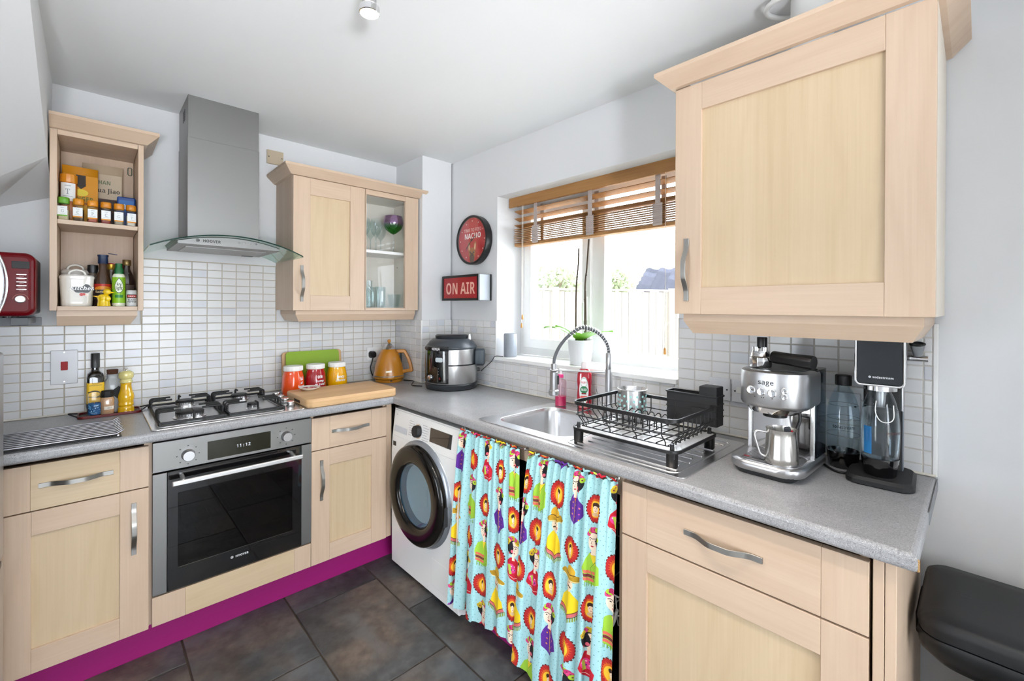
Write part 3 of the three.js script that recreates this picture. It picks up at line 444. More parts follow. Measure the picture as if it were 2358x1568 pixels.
// ---------------------------------------------------------------- extractor hood
{
  const t = thing('extractor_hood', 'stainless steel chimney extractor hood with arched glass canopy', 'extractor hood', [-1.2935, 1.62, 0]);
  const R = 0.687, xs = [], arc = (r, hw, n = 28) => { const out = []; for (let i = 0; i <= n; i++) { const x = -hw + 2 * hw * i / n; out.push([x, 0.095 - 0.687 + Math.sqrt(r * r - x * x)]); } return out; };
  const top = arc(R, 0.30), bot = arc(R - 0.006, 0.30).reverse(); const gs = shape([...top, ...bot]);
  const cg = ext(gs, 0.445, 0.0008, 1); mesh(t, 'glass_canopy', flat(cg.translate(0, 0, 0.002)), pane(0xd6ebe3));
  const eg = ext(shape([...arc(R - 0.0005, 0.2985), ...arc(R - 0.0055, 0.2985).reverse()]), 0.003); mesh(t, 'canopy_edge', flat(eg.translate(0, 0, 0.4475)), M.glassEdge);
  const bodyTop = arc(R - 0.0065, 0.203), body = shape([...bodyTop, [0.203, 0.045], [-0.203, 0.045]]);
  mesh(t, 'body', flat(ext(body, 0.37, 0.002, 2).translate(0, 0, 0.03)), M.brushed);
  mesh(t, 'filter', rbx(0.33, 0.006, 0.25, 0.002, 0.0, 0.0435, 0.19), std(0x9a9a98, 0.4, { metalness: 1 })); mesh(t, 'filter_latch', rbx(0.05, 0.004, 0.03, 0.001, 0.13, 0.04, 0.10), M.midGrey);
  const hl = art(512, 80, (x) => { x.fillStyle = '#151517'; x.beginPath(); x.arc(42, 40, 34, 0, 7); x.fill(); x.strokeStyle = '#aaa'; x.lineWidth = 7; x.beginPath(); x.arc(42, 40, 20, .4, 5.6); x.stroke(); text(x, 'HOOVER', 290, 42, 80, '#151517'); });
  decal(t, 'lettering', 0.108, 0.0168, decalMat(hl), [-0.085, 0.0655, 0.4005]);
  for (let i = 0; i < 4; i++) mesh(t, 'button', at(new THREE.CylinderGeometry(0.0045, 0.0045, 0.004, 16), 0, 0, 0, PI / 2), M.chrome, [0.028 + i * 0.0235, 0.070, 0.401]);
  const ch = shape([[-0.154, 0.01], [0.1395, 0.01], [0.1395, 0.292], [-0.154, 0.292]]);
  mesh(t, 'chimney', rbx(0.2935, 0.47, 0.284, 0.0015, -0.0073, 0.305 + 0.01, 0.148), M.brushed);
  mesh(t, 'upper_chimney', rbx(0.2895, 0.215, 0.278, 0.001, -0.0073, 0.636, 0.148), M.brushed);
  mesh(t, 'vent_grille', merge([0, 1, 2, 3, 4].map((i) => box(0.002, 0.006, 0.06, -0.1525, 0.655 + i * 0.011, 0.17))), M.black);
}
// ---------------------------------------------------------------- washing machine
{
  const t = thing('washing_machine', 'white front loading washing machine with a black porthole door', 'washing machine', [0, 0, 0.603], -PI / 2), Wd = 0.597;
  const prof = [[0.03, 0.02], [0.577, 0.02], [0.585, 0.03], [0.588, 0.4], [0.588, 0.62], [0.584, 0.70], [0.566, 0.848], [0.03, 0.848]];
  const s = shape(prof.map(([d, y]) => [-d, y])); const g = ext(s, Wd, 0.003, 2); g.rotateY(PI / 2);   // (-d, y) sweeps along +x; -d -> ... 
  g.computeBoundingBox(); const bb = g.boundingBox; g.translate(-bb.min.x, 0, 0);
  mesh(t, 'cabinet', flat(g), M.gloss);
  const tilt = -Math.atan2(0.018, 0.148), P = part(t, 'control_panel', [0, 0.774, 0.5755], [tilt, 0, 0]);
  mesh(P, 'dispenser_drawer', rbx(0.185, 0.135, 0.004, 0.002, 0.098, 0.0, 0), M.gloss); mesh(P, 'drawer_recess', rbx(0.125, 0.032, 0.002, 0.001, 0.085, -0.028, 0.0025), std(0xc8ccd2, 0.4));
  mesh(P, 'fascia', rbx(0.40, 0.135, 0.003, 0.001, 0.394, 0.0, 0), M.gloss);
  mesh(P, 'dial_ring', lathe([[0.036, 0], [0.036, 0.003], [0.031, 0.004]], 40).rotateX(PI / 2), M.chrome, [0.252, -0.002, 0.0015]);
  mesh(P, 'dial', lathe([[0.030, 0], [0.029, 0.020], [0.026, 0.024], [0, 0.024]], 40).rotateX(PI / 2), M.blackMatt, [0.252, -0.002, 0.002]);
  const scr = art(512, 192, (x, w, h) => { x.fillStyle = '#0d0d0f'; x.fillRect(0, 0, w, h); x.fillStyle = '#1b1713'; x.fillRect(10, 10, 210, h - 20); x.fillStyle = '#4d5158'; for (const [a, b] of [[300, 50], [370, 60], [440, 80], [300, 110], [370, 120], [440, 150], [260, 150], [320, 160]]) x.fillRect(a, b, 12, 12); });
  mesh(P, 'display_panel', rbx(0.176, 0.066, 0.004, 0.001, 0.446, 0.004, 0.002), printedBlack(scr));
  const prog = art(512, 512, (x) => { x.fillStyle = '#8a8f98'; for (let i = 0; i < 7; i++) { x.fillRect(10, 60 + i * 60, 90 + (i * 37) % 60, 9); x.fillRect(330, 60 + i * 60, 100 + (i * 53) % 70, 9); } });
  decal(P, 'programme_marks', 0.20, 0.10, decalMat(prog), [0.26, -0.002, 0.0024]);
  decal(P, 'lettering', 0.03, 0.005, decalMat(art(256, 40, (x) => text(x, 'WASH', 128, 20, 40, '#8a8f98'))), [0.035, 0.045, 0.0026]);
  mesh(t, 'energy_sticker', rbx(0.03, 0.024, 0.001, 0.0005, 0.03, 0.665, 0.5865), M.black);
  mesh(t, 'filter_flap', rbx(0.17, 0.13, 0.003, 0.002, 0.47, 0.135, 0.5855), M.gloss);
  const D = part(t, 'porthole', [0.297, 0.478, 0.586]);
  const ringG = (list) => new THREE.LatheGeometry(list.map(([r, y]) => new THREE.Vector2(r, y)), 64).rotateX(PI / 2);
  mesh(D, 'door_surround', ringG([[0.255, -0.004], [0.255, 0.004], [0.245, 0.012], [0.238, 0.018], [0.232, 0.018]]), std(0x9da3ab, 0.25, { metalness: 0.6 }));
  mesh(D, 'door_ring', ringG([[0.238, 0.012], [0.240, 0.030], [0.236, 0.044], [0.224, 0.053], [0.205, 0.056], [0.170, 0.054], [0.156, 0.048], [0.149, 0.034], [0.147, 0.010], [0.15, 0.0]]), phys(0x0f0d0b, 0.14, { specularIntensity: 0.8 }));
  mesh(D, 'door_glass', ringG([[0.149, 0.036], [0.120, 0.036], [0.0, 0.037]]), pane(0xb9ccd6));
  mesh(D, 'inner_bowl', ringG([[0.148, 0.034], [0.138, -0.01], [0.125, -0.045], [0.08, -0.06], [0, -0.062]]), phys(0x6f8c9e, 0.08, { clearcoat: 1, metalness: 0.4 }));
  mesh(D, 'inner_rim', at(new THREE.TorusGeometry(0.13, 0.004, 8, 48), 0, 0, -0.02), M.chrome); mesh(D, 'inner_rim', at(new THREE.TorusGeometry(0.1, 0.003, 8, 48), 0, 0, -0.045), M.chrome);
  mesh(D, 'handle', rbx(0.012, 0.09, 0.02, 0.004, 0.236, -0.03, 0.022), M.dark); mesh(D, 'latch', rbx(0.012, 0.03, 0.006, 0.001, 0.262, -0.05, 0.003), M.black);
  for (const x of [0.03, 0.567]) mesh(t, 'foot', merge(cyl(0.016, 0.016, 0.008, x, 0, 0.53), cyl(0.008, 0.008, 0.02, x, 0, 0.53), cyl(0.02, 0.02, 0.006, x, 0.016, 0.53)), M.white);
  for (const x of [0.03, 0.567]) mesh(t, 'foot', cyl(0.016, 0.016, 0.022, x, 0, 0.08), M.white);
}
function printedBlack(t) { return phys(0xffffff, 0.1, { map: t, clearcoat: 1 }); }

// ---------------------------------------------------------------- curtains under the sink
const curtainPrint = art(1280, 1280, (x, W0) => {
  const S = W0; x.fillStyle = '#a4d2d6'; x.fillRect(0, 0, S, S);
  x.fillStyle = '#5f949c'; for (let i = 0; i < 44; i++) for (let j = 0; j < 44; j++) { x.beginPath(); x.arc((i + (j % 2) / 2) * S / 44 + rr(-3, 3), j * S / 44 + rr(-3, 3), 2.6, 0, 7); x.fill(); }
  const poly = (c, ...p) => { x.fillStyle = c; x.beginPath(); p.forEach(([a, b], i) => i ? x.lineTo(a, b) : x.moveTo(a, b)); x.closePath(); x.fill(); };
  const oval = (c, a, b, rx, ry, rot = 0) => { x.fillStyle = c; x.beginPath(); x.ellipse(a, b, rx, ry, rot, 0, 7); x.fill(); };
  const line = (c, w, ...p) => { x.strokeStyle = c; x.lineWidth = w; x.lineJoin = 'round'; x.beginPath(); p.forEach(([a, b], i) => i ? x.lineTo(a, b) : x.moveTo(a, b)); x.stroke(); };
  const draw = (fn, u, v, s, ...a) => { for (const du of [-1, 0, 1]) for (const dv of [-1, 0, 1]) { const X = (u + du) * S, Y = (v + dv) * S; if (X < -320 || X > S + 320 || Y < -320 || Y > S + 320) continue; x.save(); x.translate(X, Y); x.scale(s, s); fn(...a); x.restore(); } };
  const medal = () => { for (let i = 0; i < 26; i++) { const a = i / 26 * 6.283; oval('#5d1a1c', 84 * cos(a), 98 * sin(a), 9, 9); } oval('#b8201f', 0, 0, 84, 98); for (let i = 0; i < 26; i++) { const a = i / 26 * 6.283; poly('#e8862a', [48 * cos(a - .05), 58 * sin(a - .05)], [70 * cos(a), 83 * sin(a)], [48 * cos(a + .05), 58 * sin(a + .05)]); } oval('#d86018', 0, 0, 56, 70); oval('#f6c531', 0, 4, 46, 60); oval('#3a2016', 0, -22, 24, 22); oval('#f3dcc0', 0, 6, 18, 26); oval('#d9b98e', 0, 44, 22, 14); oval('#20141a', -8, -2, 2, 2); oval('#20141a', 8, -2, 2, 2); line('#a02a2a', 3, [-5, 18], [5, 18]); };
  const head = (flowers) => { poly('#f3dcc4', [-16, 40], [16, 40], [18, 90], [-20, 90]); oval('#17131c', 16, -22, 56, 62); oval('#f5dfc8', -8, 0, 46, 58); oval('#17131c', 30, -10, 26, 52, 0.15); line('#201a20', 4, [-46, -16], [-32, -22], [-14, -16], [4, -22], [18, -15]); oval('#201a20', -32, -6, 5, 4); oval('#201a20', 4, -6, 5, 4); line('#8a6a58', 3, [-14, -4], [-22, 16], [-12, 18]); poly('#b32034', [-26, 32], [-14, 27], [-2, 32], [-14, 39]); oval('#e86a7c', 18, 20, 12, 12); oval('#c8303e', 40, 34, 5, 8);
    const fc = flowers === 0 ? ['#d8437c', '#a8c832', '#c52a6a'] : ['#e0c52e', '#bfa31e', '#c83a7a']; for (let i = 0; i < 8; i++) { const a = -2.7 + i * 0.34; oval(fc[i % 3], 4 + 58 * cos(a), -24 + 56 * sin(a), 20, 18); oval('#6a1a3c', 4 + 58 * cos(a), -24 + 56 * sin(a), 5, 5); } };
  const redLady = () => { poly('#c3122a', [-26, 66], [30, 66], [70, 110], [88, 180], [30, 230], [-30, 246], [-84, 210], [-92, 140], [-60, 100]); oval('#e23a8a', 20, 150, 52, 34, -0.3); for (let i = 0; i < 9; i++) oval(i % 2 ? '#5a2a90' : '#f2c0d0', -16 + (i % 5) * 18, 134 + floor(i / 5) * 26, 6, 6); poly('#b8cf4a', [30, 120], [58, 126], [40, 196], [18, 190]); line('#f0d0c0', 4, [-80, 196], [-10, 226], [70, 196]); head(1); };
  const greenLady = () => { poly('#9cc83a', [-30, 78], [34, 78], [88, 130], [92, 240], [10, 290], [-70, 270], [-96, 180], [-70, 110]); poly('#f2d233', [-26, 80], [30, 80], [0, 160]); for (let k = 0; k < 3; k++) { poly(k % 2 ? '#7a2a34' : '#e26a5a', [-84, 190 + k * 24], [10, 200 + k * 24], [10, 220 + k * 24], [-80, 210 + k * 24]); } for (let i = 0; i < 10; i++) line('#6a9a2a', 5, [-70 + i * 15, 268 + i % 3 * 4], [-70 + i * 15, 298]); line('#7ba02c', 4, [30, 90], [-20, 180], [8, 280]); line('#4a2f86', 9, [-24, 74], [0, 88], [28, 76]); head(0); };
  const purpleLady = () => { poly('#5a2690', [-22, 66], [26, 66], [76, 130], [86, 200], [10, 270], [-66, 220], [-80, 140]); for (let i = 0; i < 14; i++) oval(i % 2 ? '#e2a33a' : '#c85aa0', -56 + (i * 37) % 112, 110 + (i * 53) % 120, 5, 5); poly('#c3242e', [-16, 70], [18, 70], [0, 130]); line('#f0c83a', 4, [0, 100], [4, 250]); head(0); };
  const hatMan = () => { poly('#f3cf1c', [-26, 50], [28, 50], [76, 110], [86, 170], [0, 226], [-90, 176], [-72, 106]); for (let i = 0; i < 20; i++) { const t = i / 19, X = -96 + t * 190, Y = 176 + 56 * (1 - abs(2 * t - 1)); line('#8a9a2c', 6, [X, Y], [X, Y + 30]); } line('#d4696a', 18, [-92, 168], [0, 222], [88, 166]); line('#4a2a1a', 4, [-92, 156], [0, 208], [88, 154]); line('#4a2a1a', 4, [-94, 182], [0, 236], [90, 180]); oval('#f0d3b4', 0, 8, 38, 48); line('#2a1a12', 8, [-30, 24], [-8, 16], [8, 16], [28, 26]); oval('#201a20', -14, -4, 5, 4); oval('#201a20', 12, -4, 5, 4); oval('#e2857c', -24, 16, 8, 8); oval('#b98f1e', 0, -42, 96, 26, 0.16); oval('#d6a62a', 4, -76, 44, 40); line('#6a4a10', 6, [-42, -62], [4, -52], [50, -58]); line('#f2e3b0', 5, [-86, -34], [0, -20], [88, -14]); };
  const kinds = [greenLady, hatMan, redLady, purpleLady], flipped = (f) => () => { x.scale(-1, 1); f(); };
  for (let c = 0; c < 6; c++) for (let r = 0; r < 2; r++) { const u = (c + 0.5) / 6 + rr(-.008, .008), v = 0.08 + r * 0.5 + (c % 2) * 0.25, f = kinds[(c + r * 2 + (c >> 1)) % 4]; draw((c + r) % 3 === 1 ? flipped(f) : f, u, v, (f === hatMan ? 1.02 : 0.96) * S / 1280); draw(medal, u + rr(-.012, .012), v + 0.335, rr(.84, .94) * S / 1280); }
});
curtainPrint.wrapS = curtainPrint.wrapT = THREE.RepeatWrapping; curtainPrint.repeat.set(1 / 0.66, 1 / 0.66);
{
  const cm = std(0xffffff, 0.85, { map: curtainPrint, side: THREE.DoubleSide });
  const panel = (t, za, zb, zc, zd, yTop, ya, yb, width, ph, u0, folds) => {
    const nS = 180, nT = 40, pos = [], uv = [], idx = [];
    for (let j = 0; j <= nT; j++) for (let i = 0; i <= nS; i++) {
      const s = i / nS, q = j / nT, zt = za + (zb - za) * s, z1 = zc + (zd - zc) * s, y1 = ya + (yb - ya) * s + 0.006 * sin(s * 9 + ph), e = Math.pow(q, 0.7);
      const f1 = sin(2 * PI * folds * 2.3 * s + ph + 0.8 * sin(5 * s)), f2 = sin(2 * PI * folds * (s + 0.05 * sin(6.3 * s + ph)) + ph * 2), f3 = sin(2 * PI * folds * 0.5 * s + ph);
      const env = 0.35 + 0.65 * (0.5 + 0.5 * sin(s * 4.2 + ph * 1.7));
      const x = -0.577 - 0.028 * e - (0.007 * (1 - e) * f1 + env * (0.004 + 0.014 * e) * f2 + 0.004 * e * f3), z = zt + (z1 - zt) * e + env * 0.010 * e * sin(4 * PI * folds * s + ph) ;
      pos.push(x, yTop + (y1 - yTop) * q - (q === 0 ? 0.004 * abs(f1) : 0), z); uv.push(u0 + s * width, -(yTop - (yTop + (y1 - yTop) * q)));
    }
    for (let j = 0; j < nT; j++) for (let i = 0; i < nS; i++) { const a = j * (nS + 1) + i, b = a + nS + 1; idx.push(a, b, a + 1, a + 1, b, b + 1); }
    const g = new THREE.BufferGeometry(); g.setAttribute('position', new THREE.Float32BufferAttribute(pos, 3)); g.setAttribute('uv', new THREE.Float32BufferAttribute(uv, 2)); g.setIndex(idx); g.computeVertexNormals();
    mesh(t, 'cloth', g, cm);
    const ruff = []; for (let i = 0; i <= 40; i++) ruff.push([-0.579 - 0.004 * sin(i * 1.9), yTop + 0.004 + 0.003 * sin(i * 2.7), za + (zb - za) * i / 40]);
    const rg = curve(ruff, 0.0036, { seg: 6, n: 3 }); const ruv = rg.attributes.uv; for (let i = 0; i < ruv.count; i++) ruv.setXY(i, u0 + ruv.getX(i) * width, ruv.getY(i) * 0.03); mesh(t, 'gathered_heading', rg, cm);
  };
  let t = thing('sink_curtain', 'left turquoise curtain printed with folk portraits, next to the washing machine', 'curtain', [0, 0, 0]); panel(t, 1.207, 1.570, 1.163, 1.592, 0.852, 0.075, 0.115, 0.50, 0.6, 0.24, 5.5);
  t = thing('sink_curtain', 'right turquoise curtain printed with folk portraits, next to the drawer cabinet', 'curtain', [0, 0, 0]); panel(t, 1.630, 2.012, 1.562, 1.995, 0.852, 0.052, 0.03, 0.55, 2.1, 0.60, 6);
  t = thing('curtain_wire', 'thin stretched wire with hooks carrying the patterned curtains', 'curtain wire', [-0.572, 0.857, 1.61]); mesh(t, 'wire', bar([0, 0, -0.40], [0, 0, 0.40], 0.0022), M.chrome);
  for (const z of [-0.395, -0.005, 0.395]) mesh(t, 'hook', merge(at(new THREE.TorusGeometry(0.006, 0.0016, 6, 14), 0, 0.002, z, 0, 0), cyl(0.004, 0.004, 0.008, 0.012, -0.002, z, 10)), M.chrome);
}
{
  const t = thing('dishwasher', 'dark open fronted appliance behind the curtains with a white wire basket', 'dishwasher', [0, 0, 1.615], -PI / 2), zf = 0.545, w = 0.79;
  mesh(t, 'tub', merge(box(0.012, 0.59, 0.5, -w / 2 + 0.01, 0.445, 0.29), box(0.012, 0.59, 0.5, w / 2 - 0.006, 0.445, 0.29), box(w - 0.02, 0.59, 0.012, 0, 0.445, 0.05), box(w - 0.02, 0.012, 0.5, 0, 0.15, 0.29), box(w - 0.02, 0.012, 0.5, 0, 0.738, 0.29)), M.black);
  mesh(t, 'top_rail', woodPiece(w, 0.06, 0.018, true), M.frame, [0, 0.828, zf - 0.01]); mesh(t, 'side_post', woodPiece(0.018, 0.715, 0.018), M.frame, [w / 2 - 0.002, 0.503, zf - 0.008]);
  const bsk = part(t, 'basket'), wm = std(0xe8e8e6, 0.35); for (let i = 0; i < 9; i++) { const x = -0.36 + i * 0.09; mesh(bsk, 'wire', rod([[x, 0.46, 0.1], [x, 0.34, 0.12], [x, 0.33, 0.5], [x, 0.46, 0.53]], 0.0025, { seg: 5, n: 3 }), wm); } for (const y of [0.46, 0.40]) mesh(bsk, 'wire', rod([[-0.37, y, 0.1], [0.37, y, 0.1], [0.375, y, 0.53], [-0.37, y, 0.53]], 0.003, { seg: 5, closed: true, tension: 0.02 }), wm);
  mesh(bsk, 'wire', curve([[0.3, 0.30, 0.52], [0.35, 0.36, 0.535], [0.37, 0.42, 0.535]], 0.006, { seg: 6 }), wm);
}
// ---------------------------------------------------------------- sink, tap, drying rack
{
  const t = thing('kitchen_sink', 'stainless steel sink with one bowl and a ribbed drainer', 'sink', [0, 0.91, 0]);
  const s = rrShape(0.489, 0.92, 0.02, -0.3135, 1.754); s.holes.push(rrShape(0.365, 0.385, 0.058, -0.322, 1.545, THREE.Path));
  mesh(t, 'rim', slab(s, 0.004, 0.0012, 2, 10), M.sink);
  const bw = 0.371, bd = 0.391; mesh(t, 'bowl', loft([[0.003, bw, bd, .06], [0.0, bw - .004, bd - .004, .06], [-0.02, bw - .012, bd - .012, .06], [-0.13, bw - .03, bd - .03, .065], [-0.15, bw - .05, bd - .05, .065], [-0.158, bw - .09, bd - .09, .06]].map(([y, w, d, r]) => ring(w, d, r, y, -0.322, 1.545, 8)), { bottom: false, top: true, crease: 1.2, flip: true }), M.sink);
  mesh(t, 'waste', lathe([[0.04, 0], [0.038, 0.003], [0.028, 0.002], [0.026, -0.004], [0, -0.004]], 32), M.chrome, [-0.322, -0.157, 1.545]);
  const dr = rrShape(0.43, 0.42, 0.03, -0.325, 1.975); dr.holes.push(rrShape(0.418, 0.408, 0.026, -0.325, 1.975, THREE.Path)); mesh(t, 'drainer_edge', slab(dr, 0.0065, 0.0022, 3, 8), M.sink);
  for (let i = 0; i < 9; i++) mesh(t, 'drainer_rib', rbx(0.016, 0.006, 0.37 - (i % 2) * 0.03, 0.003, -0.505 + i * 0.044, 0.0045, 1.985, 2), M.sink);
}
{
  const t = thing('kitchen_tap', 'brushed steel mixer tap with a coiled spring spout', 'tap', [-0.08, 0.914, 1.64]), m = M.steel;
  mesh(t, 'base', lathe([[0.027, 0], [0.027, 0.006], [0.022, 0.010], [0.0205, 0.05], [0.0165, 0.056], [0.0155, 0.204], [0.0, 0.204]], 30), m);
  mesh(t, 'sleeve', lathe([[0.0125, 0.203], [0.0135, 0.206], [0.0135, 0.275], [0.011, 0.279], [0, 0.279]], 26), m);
  const P = [], Q = []; for (let i = 0; i <= 24; i++) { const a = i / 24 * PI, r = 0.087, f = 0.5 * (1 - cos(a)); P.push([-0.174 * f, 0.275 + 0.115 * sin(a) - (f > 0.5 ? (f - 0.5) * 0.10 : 0), -0.174 * f]); }
  mesh(t, 'hose', curve(P, 0.0075, { seg: 9, n: 4 }), M.midGrey);
  const cv = new THREE.CatmullRomCurve3(P.map((p) => V(...p))), up0 = V(0.7071, 0, -0.7071); const turns = 19, hx = [];
  for (let i = 0; i <= turns * 10; i++) { const u = 0.03 + 0.62 * i / (turns * 10), c = cv.getPoint(u), d = cv.getTangent(u), b = d.clone().cross(up0).normalize(), a = i / 10 * 2 * PI, r = 0.0135; hx.push(c.addScaledVector(up0, r * cos(a)).addScaledVector(b, r * sin(a)).toArray()); }
  mesh(t, 'spring', curve(hx, 0.0016, { seg: 5, n: 1 }), M.chrome);
  const E = P[24]; mesh(t, 'spray_head', lathe([[0.0, -0.14], [0.018, -0.14], [0.023, -0.135], [0.023, -0.118], [0.018, -0.113], [0.018, -0.035], [0.0125, -0.03], [0.0125, 0.004], [0.0, 0.004]].reverse(), 28), m, E); mesh(t, 'spray_button', rbx(0.006, 0.04, 0.01, 0.002, 0.008, -0.07, 0.017), M.black, E);
  mesh(t, 'holder_arm', merge(bar([0, 0.19, 0], [E[0] * 0.86, 0.198, E[2] * 0.86], 0.0042), at(new THREE.TorusGeometry(0.0155, 0.004, 8, 24), E[0], 0.199, E[2], PI / 2)), m);
  mesh(t, 'lever', merge(bar([0.0, 0.035, -0.02], [-0.01, 0.04, -0.036], 0.008), bar([-0.01, 0.036, -0.036], [-0.035, 0.115, -0.046], 0.0042)), m);
}
{
  const t = thing('dish_drying_rack', 'black wire dish drying rack on legs, standing over the drainer', 'dish rack', [-0.362, 0.9145, 1.972]), bk = M.black, w = 0.30, d = 0.385; // x depth, z length
  const rim = rrShape(w + 0.01, d + 0.01, 0.035); rim.holes.push(rrShape(w - 0.002, d - 0.002, 0.03, 0, 0, THREE.Path)); mesh(t, 'rim', slab(rim, 0.013, 0.002, 2, 8).translate(0, 0.134, 0), bk);
  const tr = rrShape(w + 0.002, d + 0.006, 0.03); mesh(t, 'drip_tray', slab(tr, 0.004, 0.001).translate(0, 0.046, 0), std(new THREE.Color().setRGB(.86, .87, .89), 0.3, { metalness: 0.35 }));
  const te = rrShape(w + 0.014, d + 0.018, 0.036); te.holes.push(rrShape(w + 0.002, d + 0.006, 0.03, 0, 0, THREE.Path)); mesh(t, 'tray_edge', slab(te, 0.010, 0.0014, 2, 8).translate(0, 0.044, 0), bk);
  for (const [x, z] of [[-1, -1], [1, -1], [1, 1], [-1, 1]]) mesh(t, 'leg', merge(lathe([[0.015, 0], [0.017, 0.003], [0.0175, 0.046], [0, 0.046]], 24), cyl(0.007, 0.006, 0.02, 0, 0.05, 0, 12)).translate(x * (w / 2 - 0.016), 0, z * (d / 2 - 0.016)), bk);
  const wr = (p, r = 0.0021) => mesh(t, 'wire', rod(p, r, { seg: 5, n: 4, tension: 0.12 }), bk);
  for (const y of [0.098]) mesh(t, 'wire', rod(ring(w - 0.002, d - 0.002, 0.03, y, 0, 0, 4), 0.0024, { seg: 6, closed: true, n: 3 }), bk);
  const side = (x, z, ix, iz) => wr([[x, 0.14, z], [x, 0.092, z], [x - ix * 0.022, 0.07, z - iz * 0.022], [x - ix * 0.024, 0.056, z - iz * 0.024]]);
  for (let i = 0; i < 9; i++) { const x = -0.12 + i * 0.03; side(x, -d / 2 + 0.002, 0, -1); side(x, d / 2 - 0.002, 0, 1); }
  for (const z of [-0.15, -0.05, 0.05, 0.15]) { side(-w / 2 + 0.002, z, -1, 0); side(w / 2 - 0.002, z, 1, 0); }
  for (const x of [-0.125, -0.06, 0, 0.06, 0.125]) wr([[x, 0.057, -d / 2 + 0.024], [x, 0.056, 0], [x, 0.057, d / 2 - 0.024]]);
  for (let i = 0; i < 9; i++) { const z = -0.16 + i * 0.04; wr([[-w / 2 + 0.024, 0.060, z], [0, 0.059, z], [w / 2 - 0.024, 0.060, z]]); }
  for (let i = 0; i < 8; i++) for (const x of [-0.02, 0.06]) { const z = -0.13 + i * 0.026; wr([[x - 0.026, 0.060, z], [x - 0.024, 0.098, z], [x, 0.106, z], [x + 0.02, 0.096, z], [x + 0.024, 0.060, z]]); }
  const c = thing('cutlery_holder', 'black plastic cutlery box with a lidded end, hung at the back of the dish rack', 'cutlery holder', [-0.185, 0.985, 2.076]);
  const wl = rrShape(0.06, 0.185, 0.008); wl.holes.push(rrShape(0.053, 0.178, 0.006, 0, 0, THREE.Path)); mesh(c, 'box', merge(slab(wl, 0.105, 0.001), slab(rrShape(0.058, 0.183, 0.008), 0.004)), M.blackMatt);
  const lp = rrShape(0.068, 0.193, 0.01); lp.holes.push(rrShape(0.053, 0.178, 0.006, 0, 0, THREE.Path)); mesh(c, 'lip', slab(lp, 0.006, 0.002).translate(0, 0.100, 0), M.blackMatt);
  for (let i = 0; i < 3; i++) mesh(c, 'ridge', rbx(0.062, 0.004, 0.187, 0.0015, 0, 0.03 + i * 0.022, 0), M.blackMatt);
  mesh(c, 'knife_block', rbx(0.058, 0.034, 0.062, 0.004, 0, 0.119, 0.060, 2), M.blackMatt); mesh(c, 'hook', rbx(0.008, 0.02, 0.05, 0.002, -0.034, 0.05, 0.03), M.blackMatt);
  const u = thing('utensil_cup', 'perforated stainless steel utensil cup at the back of the dish rack', 'utensil cup', [-0.255, 0.977, 1.865]);
  mesh(u, 'cup', lathe([[0, 0.001], [0.050, 0.001], [0.052, 0.003], [0.054, 0.105], [0.056, 0.107], [0.054, 0.108], [0.052, 0.104], [0.050, 0.006], [0, 0.005]], 40), M.sink);
  const hg = new THREE.CylinderGeometry(0.0045, 0.0045, 0.002, 14).rotateX(PI / 2), hm = std(0x9fd4d2, 0.4); for (let k = 0; k < 4; k++) for (let i = 0; i < 14; i++) { const a = (i + (k % 2) * 0.5) / 14 * 2 * PI; mesh(u, 'hole', hg, hm, [0.0532 * sin(a), 0.03 + k * 0.018, 0.0532 * cos(a)], [0, a, 0]); }  // pale teal discs paint the light seen through the cup wall
}
